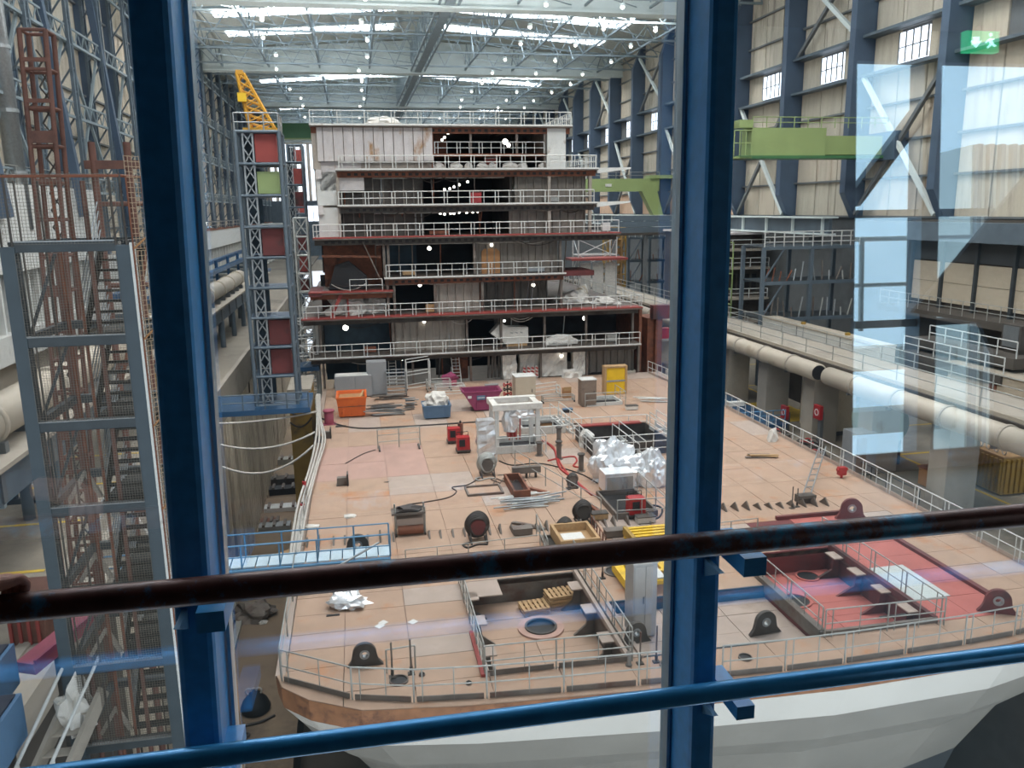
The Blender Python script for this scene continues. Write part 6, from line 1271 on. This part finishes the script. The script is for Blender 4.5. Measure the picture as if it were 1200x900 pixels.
for n_, x0, x1 in ((101, -3.4, -.42), (102, -.33, .77), (103, .85, 9.2)):
    lo0, lo1, hi1, hi0 = tp_(x0, 1.9, 14.6), tp_(x1, 1.9, 14.6), tp_(x1, 1.9, 18.6), tp_(x0, 1.9, 18.6)
    o = MB().prism([lo0, lo1, hi1, hi0], (0, .006, 0)).build('window_%d' % n_, 'glass', None, structure=True)
t = T('handrail', 'upper handrail of flaking dark rust-brown paint with blue patches', 'handrail', (.4, 1.6, 15.86)); rod('tube', 'rail_rust', t, (-2.5, 1.6, 15.865), (8, 1.6, 15.835), .0285, 'drum')
for x in (-.385, .81): bx('bracket', 'navy', t, x + .03, x + .085, 1.6, 1.78, 15.765, 15.81); MB().prism([(x - .02, 1.62, 15.77), (x - .02, 1.75, 15.77), (x - .02, 1.75, 15.70)], (.012, 0, 0)).build('bracket_rib', 'gang_blue', t)
t = T('handrail', 'lower handrail of glossy blue paint', 'handrail', (.4, 1.6, 15.48)); rod('tube', 'rail_blue', t, (-2.5, 1.6, 15.49), (8, 1.6, 15.455), .0235, 'drum')
for x in (-.385, .81): bx('bracket', 'navy', t, x + .03, x + .075, 1.6, 1.78, 15.395, 15.43); MB().prism([(x - .02, 1.62, 15.4), (x - .02, 1.75, 15.4), (x - .02, 1.75, 15.33)], (.012, 0, 0)).build('bracket_rib', 'gang_blue', t)
bx('floor', 'gallery_tile', None, -3.4, 9.2, -3.1, 1.7, 14.5, 14.6, True); bx('ceiling', 'gallery_dark', None, -3.4, 9.2, -3.1, 2.05, 18.65, 18.75, True)
bx('wall_gallery_left', 'gallery_dark', None, -3.5, -3.4, -3.1, 2.0, 14.5, 18.75, True); bx('wall_gallery_right', 'gallery_dark', None, 9.2, 9.3, -3.1, 2.0, 14.5, 18.75, True)
wb = bx('wall_gallery_rear', 'gallery_dark', None, -3.4, 4.5, -3.1, -3.0, 14.6, 18.65, True); bx('sill', 'gallery_dark', wb, 4.5, 9.2, -3.1, -3, 14.6, 14.75); bx('lintel', 'gallery_dark', wb, 4.5, 9.2, -3.1, -3, 18.38, 18.65)
MB().prism([(5.0, -2.9, 16.12), (6.3, -2.9, 17.5), (7.6, -2.9, 18.6), (9.2, -2.9, 18.6), (9.2, -2.9, 14.7), (5.9, -2.9, 14.7), (5.86, -2.9, 15.7), (5.7, -2.9, 16.0)], (0, .05, 0)).build('reflection_mask', 'gallery_dark', wb)  # added panel, shaped to cut a dark outline into the mirrored window
bx('window_column', 'lattice_blue', wb, 5.18, 5.36, -3.2, -3.0, 14.7, 18.4); beam('window_brace', 'lattice_blue', wb, (4.5, -3.05, 17.15), (5.3, -3.05, 18.1), .1, .14); beam('window_brace', 'lattice_blue', wb, (5.4, -3.05, 16.1), (6.8, -3.05, 17.7), .1, .12)
for z in (15.98, 17.0): bx('window_transom', 'alu', wb, 4.5, 9.2, -3.1, -3.05, z, z + .07)
t = T('exit_sign', 'green emergency exit sign with white arrow and running figure', 'sign', (5.6, -2.8, 18.5)); bx('sign_box', 'exit_green', t, 5.43, 5.77, -2.86, -2.8, 18.42, 18.6); bx('hanger', 'gallery_dark', t, 5.58, 5.62, -2.85, -2.81, 18.6, 18.65)
yy = -2.795
MB().prism([(5.50, yy, 18.545), (5.56, yy, 18.545), (5.56, yy, 18.51), (5.585, yy, 18.51), (5.53, yy, 18.45), (5.475, yy, 18.51), (5.50, yy, 18.51)], (0, .004, 0)).build('arrow', 'exit_white', t)
MB().bar((5.66, yy, 18.53), (5.69, yy, 18.49), .022).bar((5.69, yy, 18.49), (5.73, yy, 18.47), .014).bar((5.69, yy, 18.49), (5.65, yy, 18.455), .014).bar((5.66, yy, 18.525), (5.71, yy, 18.53), .012).bar((5.66, yy, 18.52), (5.63, yy, 18.5), .012).box(5.665, 5.69, yy, yy + .004, 18.555, 18.58).build('running_figure', 'exit_white', t)
# outside the gallery's rear window (seen mirrored in the pane)
t = T('outer_building', 'pale ribbed building outside, mirrored in the right window pane', 'building', (14, -26, 10)); bx('wall', 'white_paint', t, 4, 40, -27, -26, -3, 8); bx('tower_wall', 'hull_white', t, 23.3, 26.3, -26, -24, 8, 21.5)
for z in (10.5, 13): bx('floor_band', 'white_paint', t, 4, 40, -25.6, -24.5, z, z + .9)
for k in range(6): bx('tower_fin', 'grey_box', t, 23.4 + .5 * k, 23.6 + .5 * k, -24, -23.8, 8, 21.5)
for k in range(30): bx('wall_rib', 'hull_white', t, 5 + .8 * k, 5.3 + .8 * k, -26, -25.8, -3, 8)
bx('roof_edge', 'roof_grey', t, 3.5, 31, -27, -25.5, 8, 8.4); bx('window_strip', 'bin_blue', t, 8, 24, -25.85, -25.78, 4, 6)
t = rail('outer_railing', 'white balcony railing outside, mirrored in the right window pane', [(3, -5.5, 15.8), (16, -5.5, 15.8)], 1.15, 'rail_white', 1.6, .03, double=False); bx('balcony_floor', 'concrete', t, 3, 16, -5.6, -3.2, 15.5, 15.8) if False else None
# ---------------- hand on the handrail ----------------
def skin_chain(bmv, pts): pass
def make_hand():
    root = T('person', "person's bare hand and dark sleeve resting on the brown handrail at the left edge", 'person', (-.76, 1.5, 15.9))
    me = bpy.data.meshes.new('hand'); vs = []; es = []; rad = []
    def add(p, r, parent=None):
        vs.append(p); rad.append(r)
        if parent is not None: es.append((parent, len(vs) - 1))
        return len(vs) - 1
    bx_, by_, bz_ = -.715, 1.565, 15.925
    elbow = add((bx_ - .36, by_ - .22, bz_ - .06), .04); a = add((bx_ - .2, by_ - .12, bz_ + .0), .034, elbow); wr_ = add((bx_ - .11, by_ - .07, bz_ + .008), .027, a); palm = add((bx_ - .06, by_ - .03, bz_ + .008), .033, wr_); palm2 = add((bx_ - .025, by_ - .005, bz_ + .004), .032, palm)
    # four fingers curling over the tube
    for k, (l, o) in enumerate([(.95, -.030), (1.05, -.008), (1.0, .014), (.82, .034)]):
        dx = -o * .55; dy = o * .0
        b0 = add((bx_ + .0 + .9 * -o * -1 + 0, by_ + .022, bz_ - .002 - abs(o) * .15), .0115, palm2)
        b1 = add((bx_ + .012 + .9 * o, by_ + .022 + .03 * l, bz_ - .010), .0105, b0); b2 = add((bx_ + .016 + .9 * o, by_ + .028 + .045 * l, bz_ - .036 * l), .0095, b1); b3 = add((bx_ + .014 + .9 * o, by_ + .02 + .04 * l, bz_ - .058 * l), .008, b2)
    t0 = add((bx_ - .045, by_ - .03, bz_ - .02), .014, palm); t1 = add((bx_ - .02, by_ - .03, bz_ - .045), .012, t0); add((bx_ + .008, by_ - .02, bz_ - .062), .0095, t1)
    me.from_pydata([Vector(v) for v in vs], es, []); o = bpy.data.objects.new('hand', me); COL.objects.link(o)
    md = o.modifiers.new('skin', 'SKIN'); sk = me.skin_vertices[0].data if me.skin_vertices else None
    if sk is None:
        return root
    for i, r in enumerate(rad): sk[i].radius = (r * 1.15, r * 1.15)
    sk[0].use_root = True
    s2 = o.modifiers.new('sub', 'SUBSURF'); s2.levels = 2; s2.render_levels = 2
    me.materials.append(M['skin']); setp2(o, root)
    MB().tube([(bx_ - .14, by_ - .085, bz_ + .004), (bx_ - .2, by_ - .12, bz_), (bx_ - .36, by_ - .22, bz_ - .06), (bx_ - .6, by_ - .4, bz_ - .1)], .055, 16).build('sleeve', 'sleeve', root, True)
    return root
make_hand()
